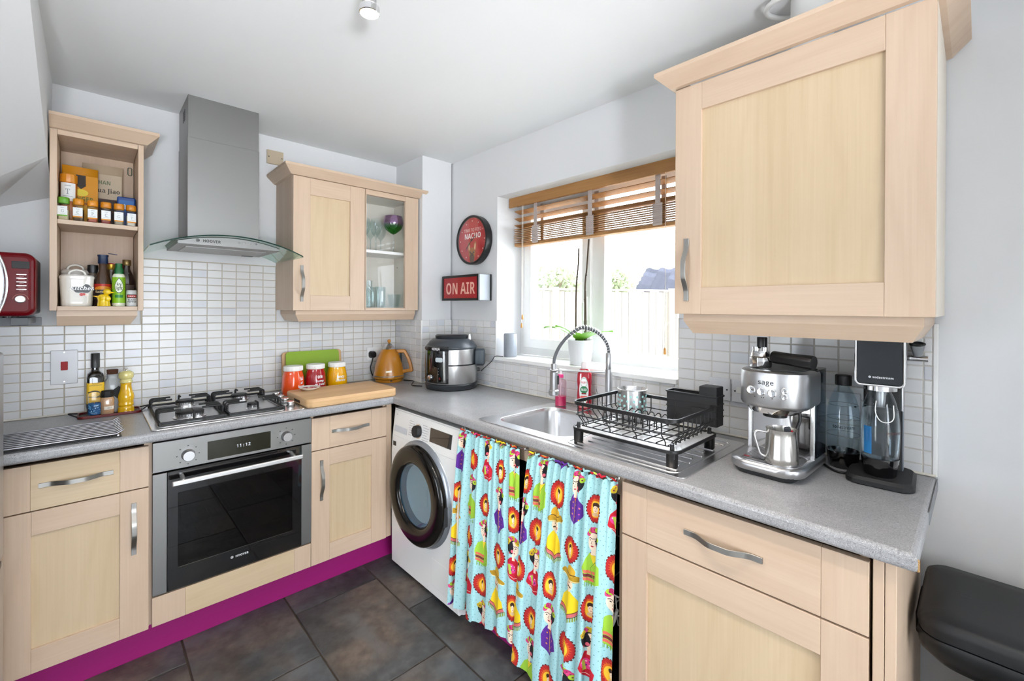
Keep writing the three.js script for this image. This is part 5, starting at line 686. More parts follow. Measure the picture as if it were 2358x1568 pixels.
// ---------------------------------------------------------------- coffee corner
{
  const t = thing('coffee_machine', 'compact brushed steel espresso machine with four round buttons and a drip tray', 'coffee machine', [-0.225, WT, 2.363], -PI / 2 - 0.04), st = M.steel;
  mesh(t, 'feet', rrLoft([[0, .15, .27, .03], [.016, .185, .285, .045]], { n: 6 }).translate(0, 0, 0.012), M.charcoal);
  mesh(t, 'drip_tray', rrLoft([[.014, .190, .285, .055], [.018, .198, .293, .06], [.036, .198, .293, .06], [.040, .190, .285, .056]], { n: 8, crease: 0.8 }).translate(0, 0, 0.013), st);
  mesh(t, 'drip_grid', slab(rrShape(0.165, 0.150, 0.045), 0.003, 0.001).translate(0, 0.0395, 0.074), M.steel); for (let i = 0; i < 12; i++) mesh(t, 'grid_slot', rbx(0.125, 0.0012, 0.003, 0.0006, 0, 0.0424, 0.012 + i * 0.0115), M.dark);
  mesh(t, 'tray_float', merge(rbx(0.034, 0.002, 0.007, 0.001, -0.02, 0.0428, 0.118)), M.black); decal(t, 'tray_marking', 0.016, 0.012, std(0x9c2a2a, 0.5), [-0.052, 0.0431, 0.118], [-PI / 2, 0, 0]);
  mesh(t, 'back_body', rrLoft([[.04, .182, .125, .02], [.30, .182, .125, .02]], { n: 4 }).translate(0, 0, -0.068), std(0x232a33, 0.12, { metalness: 0.5 }));
  mesh(t, 'mirror_panel', rbx(0.158, 0.16, 0.004, 0.001, 0, 0.12, -0.004), std(new THREE.Color().setRGB(.55, .55, .56), 0.06, { metalness: 1 })); for (const s of [-1, 1]) mesh(t, 'side_rail', rbx(0.013, 0.17, 0.014, 0.003, s * 0.086, 0.12, 0.0, 2), M.sink);
  const hd = (y, k, z = 0) => ring(0.186 * k, 0.235 * k, 0.075 * k, y, 0, z, 8).map(([x, yy, zz]) => [x, yy, max(zz, -0.125)]);
  mesh(t, 'head', loft([hd(.19, .90), hd(.196, .97), hd(.203, 1), hd(.286, 1), hd(.296, .985), hd(.30, .93)], { crease: 0.8 }).translate(0, 0, 0.004), st); mesh(t, 'head_underside', loft([hd(.176, .66, .03), hd(.186, .78, .02), hd(.194, .93, .004)], { crease: 0.9 }), M.chrome);
  mesh(t, 'group_head', merge(cyl(0.032, 0.034, 0.022, 0, 0.160, 0.045, 36), cyl(0.036, 0.036, 0.006, 0, 0.172, 0.045, 36)), M.black); mesh(t, 'cup_tray', slab(rrShape(0.15, 0.17, 0.05), 0.003, 0.001).translate(0, 0.3, -0.01), M.dark);
  const bt = lathe([[0.0118, 0], [0.0118, 0.003], [0.0095, 0.005], [0, 0.0045]], 26).rotateX(PI / 2); [[-0.040, 0.243], [-0.012, 0.241], [0.017, 0.240]].forEach(([x, y]) => mesh(t, 'button', bt, M.chrome, [x, y, 0.1212])); [[0.048, 0.251], [0.048, 0.234]].forEach(([x, y]) => { const b = mesh(t, 'button', bt, M.chrome, [x, y, 0.121]); b.scale.set(.75, .75, 1); });
  decal(t, 'lettering', 0.055, 0.020, decalMat(art(256, 96, (x) => text(x, 'sage', 128, 44, 92, '#3c3e40')), 0.4), [0.0, 0.268, 0.1222]);
  decal(t, 'button_marks', 0.075, 0.008, decalMat(art(512, 56, (x) => { x.fillStyle = '#444'; for (const a of [100, 230, 262, 420]) x.fillRect(a, 16, 20, 24); })), [-0.008, 0.2245, 0.1222]);
  mesh(t, 'steam_wand', curve([[0.066, 0.185, 0.05], [0.068, 0.16, 0.055], [0.062, 0.13, 0.07], [0.052, 0.10, 0.085]], 0.0042), M.black); mesh(t, 'wand_grip', rrLoft([[0, .016, .016, .007], [.02, .02, .02, .009], [.045, .016, .016, .007]], { n: 4 }), std(0x4a5058, 0.4), [0.054, 0.100, 0.083], [0.3, 0, 0.15]); mesh(t, 'wand_marking', rbx(0.008, 0.03, 0.004, 0.002, 0.058, 0.122, 0.092), std(0xc01830, 0.3));
  const pf = thing('portafilter', 'chrome coffee portafilter with a black handle lying on top of the coffee machine', 'portafilter', [-0.262, WT + 0.303, 2.318], -PI / 2 - 0.25); mesh(pf, 'basket', lathe([[0.0, 0], [0.028, 0], [0.031, 0.004], [0.031, 0.03], [0.027, 0.034], [0.025, 0.05], [0.0, 0.05]], 36), M.chrome); mesh(pf, 'spout', merge(cyl(0.010, 0.010, 0.012, -0.012, 0.05, 0.004), cyl(0.010, 0.010, 0.012, 0.014, 0.05, 0.004), cyl(0.03, 0.03, 0.005, 0, 0.026, 0, 30)), M.chrome);
  mesh(pf, 'neck', bar([0.028, 0.024, -0.004], [0.058, 0.034, -0.006], 0.006), M.steel); mesh(pf, 'handle', lathe([[0.0, 0], [0.0175, 0], [0.0185, 0.004], [0.018, 0.05], [0.0205, 0.108], [0.0195, 0.114], [0, 0.114]], 30), M.black, [0.036, 0.034, -0.004], [0.2, 0, -PI / 2 - 0.06]);
  const tm = thing('coffee_tamper', 'small black handled tamper standing on the upturned portafilter', 'tamper', [-0.262, WT + 0.353, 2.322]); mesh(tm, 'base', cyl(0.013, 0.012, 0.008, 0, 0, 0), M.chrome); mesh(tm, 'handle', lathe([[0.008, 0.008], [0.0145, 0.012], [0.0145, 0.04], [0.0135, 0.042], [0, 0.042]], 28), M.black);
  const mp = thing('milk_pitcher', 'brushed steel milk frothing pitcher with wire handle on the drip tray', 'milk jug', [-0.338, WT + 0.044, 2.397]);
  mesh(mp, 'body', lathe([[0, 0.001], [0.040, 0], [0.0425, 0.004], [0.0425, 0.02], [0.0385, 0.075], [0.0375, 0.092], [0.0395, 0.098], [0.038, 0.098], [0.036, 0.09], [0.040, 0.01], [0, 0.006]], 44), std(new THREE.Color().setRGB(.6, .58, .55), 0.27, { metalness: 1 })); mesh(mp, 'handle', rod([[0, 0.085, 0.038], [0, 0.088, 0.062], [0, 0.075, 0.070], [0, 0.025, 0.056], [0, 0.015, 0.042]], 0.0035, { tension: 0.3 }).rotateY(3.72), M.steel);
  tag(mesh(scene, 'coffee_machine_cable', curve([[-0.12, WT + 0.004, 2.455], [-0.15, WT + 0.004, 2.475], [-0.17, WT + 0.004, 2.50], [-0.155, WT + 0.004, 2.53], [-0.12, WT + 0.004, 2.54], [-0.08, WT + 0.004, 2.52]], 0.0034, { seg: 6 }), M.black), 'black mains cable looping in front of the spare water bottle', 'cable');
}
{
  const bottle = (name, label, pos, turn, tint) => { const t = thing(name, label, 'bottle', pos, turn);
    mesh(t, 'base_cup', lathe([[0, 0], [0.034, 0], [0.037, 0.004], [0.0425, 0.05], [0.041, 0.05], [0.036, 0.03], [0, 0.024]], 40), M.blackGloss);
    const p = [[0.030, 0.03], [0.0395, 0.048], [0.0425, 0.08], [0.0435, 0.12], [0.041, 0.165], [0.034, 0.205], [0.024, 0.232], [0.0165, 0.244], [0.0155, 0.262]]; mesh(t, 'bottle', smoothLathe(p, 50, 44), tint); return t; };
  const b = bottle('water_bottle', 'spare clear blue-tinted water bottle with black cap beside the coffee machine', [-0.088, WT, 2.497], -PI / 2 + 0.55, pane(0xeef6fa)); mesh(b, 'cap', lathe([[0.0, 0.25], [0.0205, 0.25], [0.021, 0.252], [0.021, 0.279], [0.019, 0.281], [0, 0.281]], 32), M.black);
  mesh(b, 'lettering', wrap(0.0442, 0.016, -0.35, 1.5, 18), decalMat(art(384, 64, (x) => text(x, 'sodastream', 192, 30, 58, '#1c2830'))), [0, 0.128, 0]);
  for (const [r, y] of [[0.0432, 0.15], [0.0438, 0.10], [0.0385, 0.19]]) mesh(b, 'fill_line', at(new THREE.TorusGeometry(r - 0.0015, 0.0006, 4, 40), 0, y, 0, PI / 2), M.midGrey);
  const m = thing('sparkling_water_maker', 'black upright sparkling water maker with a steel framed front under the large wall cabinet', 'water carbonator', [-0.135, WT, 2.593], -PI / 2 + 0.05);
  mesh(m, 'base', rrLoft([[0, .140, .18, .03], [.003, .148, .19, .034], [.014, .148, .19, .034], [.022, .134, .176, .03]], { n: 7, crease: 0.7 }), M.blackMatt); mesh(m, 'tower', rrLoft([[.02, .088, .055, .012], [.42, .088, .055, .012]], { n: 4 }).translate(0, 0, -0.062), M.blackMatt); mesh(m, 'tower_side', rbx(0.003, 0.40, 0.035, 0.001, 0.0445, 0.22, -0.06), std(0x70767f, 0.35));
  mesh(m, 'head', flat(ext(rrShape(0.104, 0.155, 0.012, 0, 0.352), 0.145, 0.003, 2).translate(0, 0, -0.075)), std(0xc9cbcd, 0.3, { metalness: 0.7 })); const fb = rrShape(0.108, 0.160, 0.014, 0, 0.352); fb.holes.push(rrShape(0.097, 0.149, 0.010, 0, 0.352, THREE.Path)); mesh(m, 'front_frame', flat(ext(fb, 0.012, 0.002, 2).translate(0, 0, 0.066)), M.chrome); mesh(m, 'front_panel', rbx(0.097, 0.149, 0.008, 0.002, 0, 0.352, 0.071), std(0x1c2228, 0.22));
  decal(m, 'lettering', 0.058, 0.010, decalMat(art(512, 88, (x) => { x.fillStyle = '#e8ecee'; x.beginPath(); x.arc(44, 44, 26, 0, 7); x.fill(); x.fillStyle = '#1c2228'; x.fillRect(26, 40, 34, 8); text(x, 'sodastream', 292, 42, 70, '#e8ecee'); })), [0.004, 0.297, 0.0756]);
  mesh(m, 'collar', cyl(0.036, 0.036, 0.018, 0, 0.258, 0.03, 36), M.chrome); mesh(m, 'nozzle', merge(cyl(0.010, 0.014, 0.05, 0, 0.212, 0.03, 20), bar([0.045, 0.20, 0.0], [0.045, 0.27, 0.0], 0.003)), M.steel); mesh(m, 'lever', merge(rbx(0.02, 0.012, 0.03, 0.004, 0.06, 0.405, -0.02), rbx(0.012, 0.03, 0.02, 0.003, 0.052, 0.42, -0.04)), M.black);
  const w = bottle('water_bottle', 'clear bottle full of water clipped into the sparkling water maker', [-0.166, WT + 0.022, 2.594], -PI / 2 + 0.4, pane(0xf2f7fa)); mesh(w, 'water', smoothLathe([[0.0005, 0.036], [0.030, 0.040], [0.038, 0.056], [0.041, 0.09], [0.0418, 0.12], [0.0395, 0.165], [0.035, 0.19], [0.0005, 0.191]], 40, 40), phys(0xffffff, 0.0, { transmission: 1, thickness: 0.05, ior: 1.33, attenuationColor: new THREE.Color(0xa8c4d4), attenuationDistance: 0.3 }));
  mesh(w, 'arch_marking', curve([[-0.018, 0.21, 0.032], [-0.021, 0.18, 0.0375], [-0.012, 0.158, 0.041], [0.004, 0.154, 0.0425], [0.018, 0.165, 0.039], [0.02, 0.20, 0.032]], 0.0013, { seg: 5 }), M.white); mesh(w, 'lettering', wrap(0.0442, 0.014, 0.55, 1.2, 16), decalMat(art(384, 64, (x) => text(x, 'sodastream', 192, 30, 56, '#4a2a2a'))), [0, 0.125, 0]);
  mesh(w, 'blue_reflection', wrap(0.0432, 0.075, -0.95, 0.5, 8), std(0x1f6ea8, 0.4), [0, 0.10, 0]);  // blue reflection painted along the left edge of the bottle
  const hk = thing('wall_holder', 'chrome tube holder with a grey rubber cup fixed to the tiles at the right end', 'holder', [-0.012, 1.262, 2.655]); mesh(hk, 'tube', bar([0, -0.012, -0.055], [0, -0.012, 0.028], 0.0095, 18), M.chrome); mesh(hk, 'bracket', rbx(0.016, 0.045, 0.018, 0.003, -0.004, -0.004, -0.03), M.black); mesh(hk, 'cup', lathe([[0.009, -0.004], [0.0155, 0.022], [0.0165, 0.03]], 28), M.grey, [-0.012, 0, 0.006], [0, 0, 0.25]); mesh(hk, 'cup_rim', at(new THREE.TorusGeometry(0.0155, 0.003, 8, 28), 0, 0.032, 0, PI / 2), M.black, [-0.012, 0, 0.006], [0, 0, 0.25]);
}
// ---------------------------------------------------------------- sockets and switches
{
  const c = thing('cooker_switch', 'square white cooker isolator with a red rocker on the tiles below the microwave', 'switch', [-1.851, 1.1215, 0.0]); mesh(c, 'plate', rbx(0.086, 0.150, 0.010, 0.003, 0, 0, 0.0045), std(0xd9dade, 0.3)); mesh(c, 'rocker', rbx(0.022, 0.038, 0.008, 0.002, 0.0, 0.006, 0.011), std(0xa8060f, 0.55)); for (const y of [-0.063, 0.066]) mesh(c, 'screw', cyl(0.0032, 0.003, 0.002, 0, 0, 0, 12).rotateX(PI / 2), M.steel, [0, y, 0.0095]);
  const b = thing('blanking_plate', 'beige blank electrical plate high on the wall, right of the chimney', 'wall plate', [-1.002, 2.245, -0.004]); mesh(b, 'plate', rbx(0.086, 0.078, 0.012, 0.002, 0, 0, 0.004), std(0xc4b49a, 0.5)); for (const x of [-0.034, 0.034]) mesh(b, 'screw', cyl(0.003, 0.003, 0.002, 0, 0, 0, 12).rotateX(PI / 2), M.dark, [x, 0, 0.0105]);
  const sw = (z, w, label, cat) => { const t = thing(cat === 'switch' ? 'fused_switch' : 'double_socket', label, cat, [0, 1.084, z], -PI / 2); mesh(t, 'plate', rbx(w, 0.084, 0.010, 0.003, 0, 0, 0.0045), std(0xdfe0e4, 0.35)); mesh(t, 'rocker', rbx(0.016, 0.022, 0.005, 0.001, -w * 0.18, 0.004, 0.0115), M.white); for (const x of [-w / 2 + 0.012, w / 2 - 0.012]) mesh(t, 'screw', cyl(0.003, 0.003, 0.002, 0, 0, 0, 12).rotateX(PI / 2), M.dark, [x, 0, 0.0098]); };
  sw(2.096, 0.08, 'white fused switch on the tiles behind the cutlery box', 'switch'); sw(2.181, 0.08, 'white switch plate on the tiles just left of the coffee machine', 'switch'); sw(2.462, 0.13, 'white socket plate on the tiles behind the spare water bottle', 'socket');
}
// ---------------------------------------------------------------- clock and sign
{
  const t = thing('wall_clock', 'round black rimmed clock with a red dial, a dog face and white words', 'clock', [0.0, 1.8145, 0.594], -PI / 2), r = 0.153;
  mesh(t, 'case', new THREE.LatheGeometry([[0, 0], [r, 0], [r + 0.001, 0.003], [r + 0.001, 0.043], [r - 0.002, 0.046], [r - 0.011, 0.046], [r - 0.013, 0.043], [r - 0.013, 0.034], [0, 0.034]].map(([a, b]) => new THREE.Vector2(max(a, 1e-5), b)), 72).rotateX(PI / 2), M.black);
  const face = art(768, 768, (x) => { x.fillStyle = '#c01c26'; x.fillRect(0, 0, 768, 768); x.fillStyle = '#f4d8d4'; for (let i = 0; i < 12; i++) { const a = i * PI / 6; x.beginPath(); x.arc(384 + 330 * sin(a), 384 - 330 * cos(a), 12, 0, 7); x.fill(); } text(x, 'TIME TO FEED', 394, 210, 76, '#f6e4e0', 'sans-serif', 'normal'); text(x, 'NACHO', 394, 310, 128, '#ffffff');
    const el = (c, a, b, p, q, o = 0) => { x.fillStyle = c; x.beginPath(); x.ellipse(a, b, p, q, o, 0, 7); x.fill(); }; el('#a5683a', 300, 500, 34, 90, -0.12); el('#f0c6a0', 302, 510, 18, 70, -0.12); el('#a5683a', 460, 500, 34, 90, 0.12); el('#f0c6a0', 458, 510, 18, 70, 0.12); el('#a5683a', 380, 610, 92, 100); el('#4a3a34', 380, 690, 62, 90); el('#15100e', 380, 640, 24, 16); el('#15100e', 340, 590, 20, 22); el('#15100e', 420, 590, 20, 22); el('#fff', 346, 584, 5, 5); el('#fff', 426, 584, 5, 5); });
  const f = new THREE.CircleGeometry(r - 0.013, 64); mesh(t, 'dial', f, printed(face, 0.5), [0, 0, 0.0345]); const hm = std(0x1a1012, 0.4); mesh(t, 'hour_hand', rbx(0.005, 0.055, 0.0015, 0.0005, 0, 0.024, 0.0375), hm, null, [0, 0, -0.95]); mesh(t, 'minute_hand', rbx(0.004, 0.085, 0.0015, 0.0005, 0, 0.036, 0.0390), hm, null, [0, 0, 2.3]); mesh(t, 'second_hand', rbx(0.0015, 0.10, 0.001, 0.0003, 0, 0.04, 0.0402), hm, null, [0, 0, 2.45]); mesh(t, 'hub', cyl(0.006, 0.006, 0.006, 0, 0, 0, 16).rotateX(PI / 2), hm, [0, 0, 0.0365]);
  mesh(t, 'cover_glass', at(new THREE.CylinderGeometry(r - 0.013, r - 0.013, 0.0015, 64), 0, 0, 0.0425, PI / 2), M.glass);
  const s = thing('on_air_sign', 'small boxed sign reading ON AIR in pale letters on red', 'sign', [0, 1.5145, 0.5535], -PI / 2), w = 0.372, h = 0.156;
  mesh(s, 'case', rbx(w, h, 0.096, 0.002, 0, 0, 0.048), std(new THREE.Color().setRGB(.36, .39, .43), 0.5)); const fr = rrShape(w + 0.002, h + 0.002, 0.003); fr.holes.push(rrShape(w - 0.026, h - 0.026, 0.002, 0, 0, THREE.Path)); mesh(s, 'front_frame', flat(ext(fr, 0.012, 0.001, 1).translate(0, 0, 0.091)), M.black); mesh(s, 'back_edge', rbx(0.004, h + 0.004, 0.012, 0.001, w / 2 + 0.001, 0, 0.006), M.black);
  const sg = art(1024, 384, (x, W1, H1) => { x.fillStyle = '#a81a22'; x.fillRect(0, 0, W1, H1); x.save(); x.translate(512, 204); x.scale(0.86, 1); text(x, 'ON AIR', 0, 0, 300, '#f0b6a4'); x.restore(); }); mesh(s, 'sign_panel', box(w - 0.026, h - 0.026, 0.002, 0, 0, 0.097), M.red); decal(s, 'lettering', w - 0.028, h - 0.028, printed(sg, 0.25), [0, 0, 0.0986]);
}
// ---------------------------------------------------------------- shelf goods
{
  const y = 1.7365, grp = 'small spice jars in the front row on the upper shelf';
  const jarLabel = (c, s) => art(192, 224, (x) => { x.fillStyle = '#eef0f0'; x.fillRect(0, 0, 192, 224); x.fillStyle = c; x.fillRect(0, 196, 192, 28); text(x, s, 96, 108, 92, '#8c949c', 'serif', 'normal'); x.fillStyle = '#b4babf'; x.fillRect(60, 30, 72, 10); x.fillRect(40, 160, 112, 7); });
  const list = [[-1.846, 0x63a32c, 0xcfc09a, 'G', '#6fae3a', 'small spice jar with a green lid, at the left end of the front row'], [-1.803, 0xd98a10, 0x5d4630, 'C', '#d98a10', 'orange lidded jar of brown spice, second from left in the front row'], [-1.762, 0xd98a10, 0xa8503a, 'P', '#d98a10', 'orange lidded jar of brick red spice, third from left in the front row'], [-1.721, 0xd08210, 0x8c3020, 'C', '#d98a10', 'orange lidded jar of dark red spice, fourth from left in the front row'], [-1.680, 0xd08210, 0x9c8f78, 'G', '#d98a10', 'orange lidded jar of grey-brown spice, fifth from left in the front row'], [-1.641, 0xc87e10, 0xd8d0c4, 'T', '#d98a10', 'orange lidded jar of white spice, at the right end of the front row']];
  for (const [x, lid, fill, ch, st, label] of list) { const t = thing('spice_jar', label, 'spice jar', [x, y, 0.252], rr(-.25, .1), grp); mesh(t, 'glass', rrLoft([[0, .030, .030, .008], [.003, .033, .033, .009], [.062, .033, .033, .009], [.068, .030, .030, .012]], { n: 4 }), pane(0xf4f7f7)); mesh(t, 'spice', rrLoft([[.002, .029, .029, .008], [.050 + rr(-.012, .012), .0305, .0305, .008]], { n: 4 }), std(fill, 0.9)); mesh(t, 'lid', lathe([[0.016, 0.066], [0.0172, 0.068], [0.0172, 0.088], [0.0155, 0.0905], [0, 0.0905]], 28), std(lid, 0.35)); decal(t, 'label', 0.029, 0.040, printed(jarLabel(st, ch), 0.6), [0, 0.034, 0.0169]); }
  const c = thing('spice_drum', 'tall orange capped drum of seasoning behind the green lidded jar', 'spice tub', [-1.834, y, 0.175], 0.0); mesh(c, 'tub', lathe([[0, 0], [0.0245, 0], [0.0255, 0.003], [0.0255, 0.165], [0.024, 0.168]], 32), std(0xc06a1c, 0.3)); mesh(c, 'lid', lathe([[0.0262, 0.166], [0.0268, 0.168], [0.0268, 0.198], [0.025, 0.2], [0, 0.2]], 32), std(0xd98a14, 0.35)); mesh(c, 'label', wrap(0.0258, 0.075, -0.1, 2.0), printed(jarLabel('#e8e4da', 'T'), 0.6), [0, 0.125, 0]);
  const pouch = (name, label, x, z, w, h, mat, win, pr, turn) => { const t = thing(name, label, 'pouch', [x, y, z], turn); mesh(t, 'bag', rrLoft([[0, w * .9, .045, .02], [.02, w, .052, .022], [h * .5, w, .04, .017], [h * .82, w, .014, .006], [h, w, .002, .0009]], { n: 5, crease: 1.2 }), mat); decal(t, 'print', w * 0.94, h * 0.82, printed(pr, 0.45), [0, h * 0.44, 0.0275], [-0.07, 0, 0]); };
  pouch('spice_pouch', 'orange yellow snack pouch with a dark ribbon print', -1.800, 0.125, 0.112, 0.25, std(0xcf8a14, 0.35), 0, art(256, 384, (x, w, h) => { x.fillStyle = '#d8920f'; x.fillRect(0, 0, w, h); x.fillStyle = '#2a2016'; x.fillRect(90, 0, 74, 84); x.beginPath(); x.moveTo(90, 84); x.lineTo(127, 112); x.lineTo(164, 84); x.fill(); x.fillStyle = '#e6cf3a'; x.beginPath(); x.ellipse(128, 140, 54, 28, 0, 0, 7); x.fill(); text(x, 'GINGER', 128, 190, 48, '#5a6a14'); x.fillStyle = '#8a3010'; x.fillRect(0, 222, w, 10); x.fillStyle = '#e8ac2a'; x.fillRect(20, 240, 216, 144); }), 0.1);
  pouch('pepper_pouch', 'pale kraft pouch of dark peppercorns with brushed characters', -1.727, 0.055, 0.135, 0.29, std(0xb9a68c, 0.6), 0, art(256, 384, (x, w, h) => { x.fillStyle = '#c4b39a'; x.fillRect(0, 0, w, h); text(x, 'SHAN', 128, 60, 40, '#5c7050'); text(x, 'Hua Jiao', 150, 118, 44, '#201a16', 'serif'); x.fillStyle = '#231614'; x.fillRect(70, 190, 186, 194); for (let i = 0; i < 300; i++) { x.fillStyle = ['#4a2418', '#341a12', '#5c2e20'][i % 3]; x.beginPath(); x.arc(74 + rnd() * 178, 200 + rnd() * 180, 5, 0, 7); x.fill(); } x.fillStyle = '#3a1c16'; x.fillRect(60, 180, 196, 16); }), -0.05);
  const bt = thing('blue_tin', 'small blue tin behind the right end of the spice row', 'tin', [-1.6535, y, 0.175], 0.0); mesh(bt, 'tin', rbx(0.062, 0.135, 0.045, 0.006, 0, 0.0675, 0, 2), std(0x123f86, 0.3)); decal(bt, 'label', 0.05, 0.05, printed(art(192, 192, (x) => { x.fillStyle = '#2a6ab4'; x.fillRect(0, 0, 192, 192); x.fillStyle = '#cfe0f2'; x.beginPath(); x.moveTo(10, 150); x.lineTo(70, 60); x.lineTo(110, 110); x.lineTo(140, 80); x.lineTo(184, 150); x.fill(); })), [0, 0.095, 0.0232]);
  const hk = thing('paper_clip', 'green wire clip hanging on the back of the open shelf unit', 'clip', [-1.634, 2.026, 0.0185]); mesh(hk, 'loop', rod(ring(0.014, 0.036, 0.006, 0, 0, 0, 4).map(([a, b, c]) => [a, c, 0]), 0.0016, { seg: 5, closed: true, n: 2 }), std(0x2c4a3a, 0.4));
}
{
  const y = 1.3912;
  const pot = (label, x, z, w, d, h, front, turn = 0) => { const t = thing('ceramic_canister', label, 'canister', [x, y, z], turn), cm = phys(0xe7e4dc, 0.2, { clearcoat: 0.6 });
    mesh(t, 'body', rrLoft([[0, w * .86, d * .86, .03], [.004, w * .9, d * .9, .032], [.018, w * .91, d * .91, .032], [.02, w * .9, d * .9, .032], [.028, w * .92, d * .92, .032], [.030, w * .91, d * .91, .032], [h - .006, w, d, .036], [h, w * .99, d * .99, .035]], { n: 7, crease: 0.9 }), cm); mesh(t, 'lid', rrLoft([[h, w * 1.03, d * 1.03, .036], [h + .010, w * 1.03, d * 1.03, .036], [h + .016, w * .9, d * .9, .032]], { n: 7, crease: 0.6 }), cm); mesh(t, 'lid_handle', curve([[-0.026, h + 0.013, 0], [-0.02, h + 0.03, 0], [0, h + 0.038, 0], [0.02, h + 0.03, 0], [0.026, h + 0.013, 0]], 0.0045, { seg: 9 }), cm);
    if (front) decal(t, 'lettering', 0.07, 0.062, decalMat(art(384, 340, (q) => { q.fillStyle = '#2c2e31'; q.beginPath(); for (let i = 0; i <= 40; i++) { const a = i / 40 * 2 * PI, r = 1 + 0.09 * cos(a * 6); q.lineTo(192 + 176 * r * cos(a) * 0.98, 140 + 100 * r * sin(a)); } q.fill(); q.font = 'italic bold 104px serif'; q.fillStyle = '#fff'; q.textAlign = 'center'; q.fillText('Kitchen', 192, 172); q.fillStyle = '#c22a1e'; q.beginPath(); q.arc(180, 276, 32, 0, 7); q.arc(222, 270, 26, 0, 7); q.fill(); q.fillStyle = '#e8c8b4'; q.beginPath(); q.arc(262, 282, 20, 0, 7); q.fill(); }), 0.3), [0.016, h * 0.60, d * 0.5 - 0.001], [-0.05, 0, 0]); };
  pot('cream ceramic canister with a dark Kitchen badge, on the lower shelf', -1.8085, 0.205, 0.104, 0.10, 0.112, true); pot('cream lidded canister half hidden behind the Kitchen canister', -1.815, 0.085, 0.09, 0.085, 0.14, false);
  const g = thing('pepper_grinder', 'clear grinder with a black cap behind the canisters', 'grinder', [-1.7605, y, 0.10]); mesh(g, 'jar', lathe([[0, 0], [0.017, 0], [0.019, 0.004], [0.019, 0.135], [0.016, 0.145]], 26), phys(0x6a5a4a, 0.1, { clearcoat: 1 })); mesh(g, 'cap', lathe([[0.0185, 0.145], [0.019, 0.148], [0.0175, 0.18], [0, 0.182]], 26), M.black);
  const s = thing('sauce_bottle', 'clear vinegar bottle with a blue flip cap and red label', 'bottle', [-1.729, y, 0.19]); mesh(s, 'bottle', lathe([[0, 0], [0.027, 0], [0.029, 0.004], [0.029, 0.085], [0.026, 0.115], [0.016, 0.15], [0.0135, 0.17], [0.0135, 0.188]], 34), phys(0x6b4a34, 0.06, { transmission: 0.6, thickness: 0 })); mesh(s, 'cap', lathe([[0.0155, 0.182], [0.0165, 0.184], [0.0165, 0.212], [0.018, 0.214], [0.018, 0.22], [0, 0.22]], 28), std(0x12284e, 0.35)); mesh(s, 'cap_flap', rbx(0.03, 0.003, 0.008, 0.001, 0.004, 0.228, 0), std(0x12284e, 0.35), null, [0, 0, -0.12]);
  mesh(s, 'label', wrap(0.0294, 0.066, 0, 2.6, 24), printed(art(320, 256, (x) => { x.fillStyle = '#2a1e1a'; x.fillRect(0, 0, 320, 256); x.fillStyle = '#b8241c'; x.fillRect(0, 0, 320, 70); x.fillStyle = '#d88a1c'; x.beginPath(); x.ellipse(160, 96, 140, 60, 0, PI, 2 * PI); x.fill(); text(x, "Sarson's", 160, 130, 54, '#ecd9a0', 'serif'); }), 0.4), [0, 0.062, 0]);
  const d = thing('yellow_figurine', 'small yellow ceramic bird figure standing in front of the vinegar bottle', 'figurine', [-1.727, y, 0.252]), ym = phys(0xf4cc08, 0.15, { clearcoat: 1 });
  mesh(d, 'body', smoothLathe([[0.0, 0], [0.0195, 0.0], [0.021, 0.006], [0.019, 0.022], [0.021, 0.034], [0.018, 0.044], [0.009, 0.05], [0.0, 0.051]], 40), ym); mesh(d, 'head', new THREE.SphereGeometry(0.0135, 24, 18).scale(1, 0.95, 1).translate(0.010, 0.06, 0.002), ym); mesh(d, 'beak', at(new THREE.ConeGeometry(0.006, 0.02, 16), 0.026, 0.058, 0.004, 0, 0, -PI / 2 - 0.1), ym); mesh(d, 'tail', at(new THREE.ConeGeometry(0.008, 0.03, 16), -0.021, 0.040, 0, 0, 0, PI / 2 - 0.2), ym); mesh(d, 'wing', new THREE.SphereGeometry(0.012, 16, 12).scale(0.8, 1, 0.5).translate(0.012, 0.032, 0.017), ym);
  const f = thing('cooking_spray', 'lime green cooking oil spray bottle with a dark green nozzle', 'spray bottle', [-1.679, y, 0.222]); mesh(f, 'bottle', lathe([[0, 0], [0.0205, 0], [0.022, 0.004], [0.022, 0.128], [0.018, 0.138], [0.015, 0.14]], 34), std(0xe9f0d8, 0.35)); mesh(f, 'nozzle', lathe([[0.0155, 0.139], [0.0155, 0.16], [0.0125, 0.168], [0.012, 0.184], [0, 0.186]], 28), std(0x0f6a34, 0.3)); mesh(f, 'label', wrap(0.0223, 0.118, 0.0, 4.6, 34), printed(art(512, 320, (x, w, h) => { x.fillStyle = '#8cc21e'; x.fillRect(0, 0, w, h); x.fillStyle = '#eef4e0'; x.beginPath(); x.moveTo(256, 8); x.quadraticCurveTo(330, 70, 330, 104); x.arc(256, 108, 74, 0, PI); x.quadraticCurveTo(182, 70, 256, 8); x.fill(); x.lineWidth = 7; x.strokeStyle = '#16381e'; x.stroke(); text(x, 'Fry', 256, 84, 52, '#16301c'); text(x, 'light', 256, 128, 52, '#16301c'); x.fillStyle = '#1c7a34'; x.fillRect(186, 206, 140, 32); for (let i = 0; i < 26; i++) { x.fillStyle = '#4f9a1a'; x.fillRect(140 + (i * 41) % 230, 180 + (i * 29) % 30, 8, 4); } x.fillStyle = '#f0f0e0'; x.fillRect(0, 300, w, 20); }), 0.35), [0, 0.066, 0]);
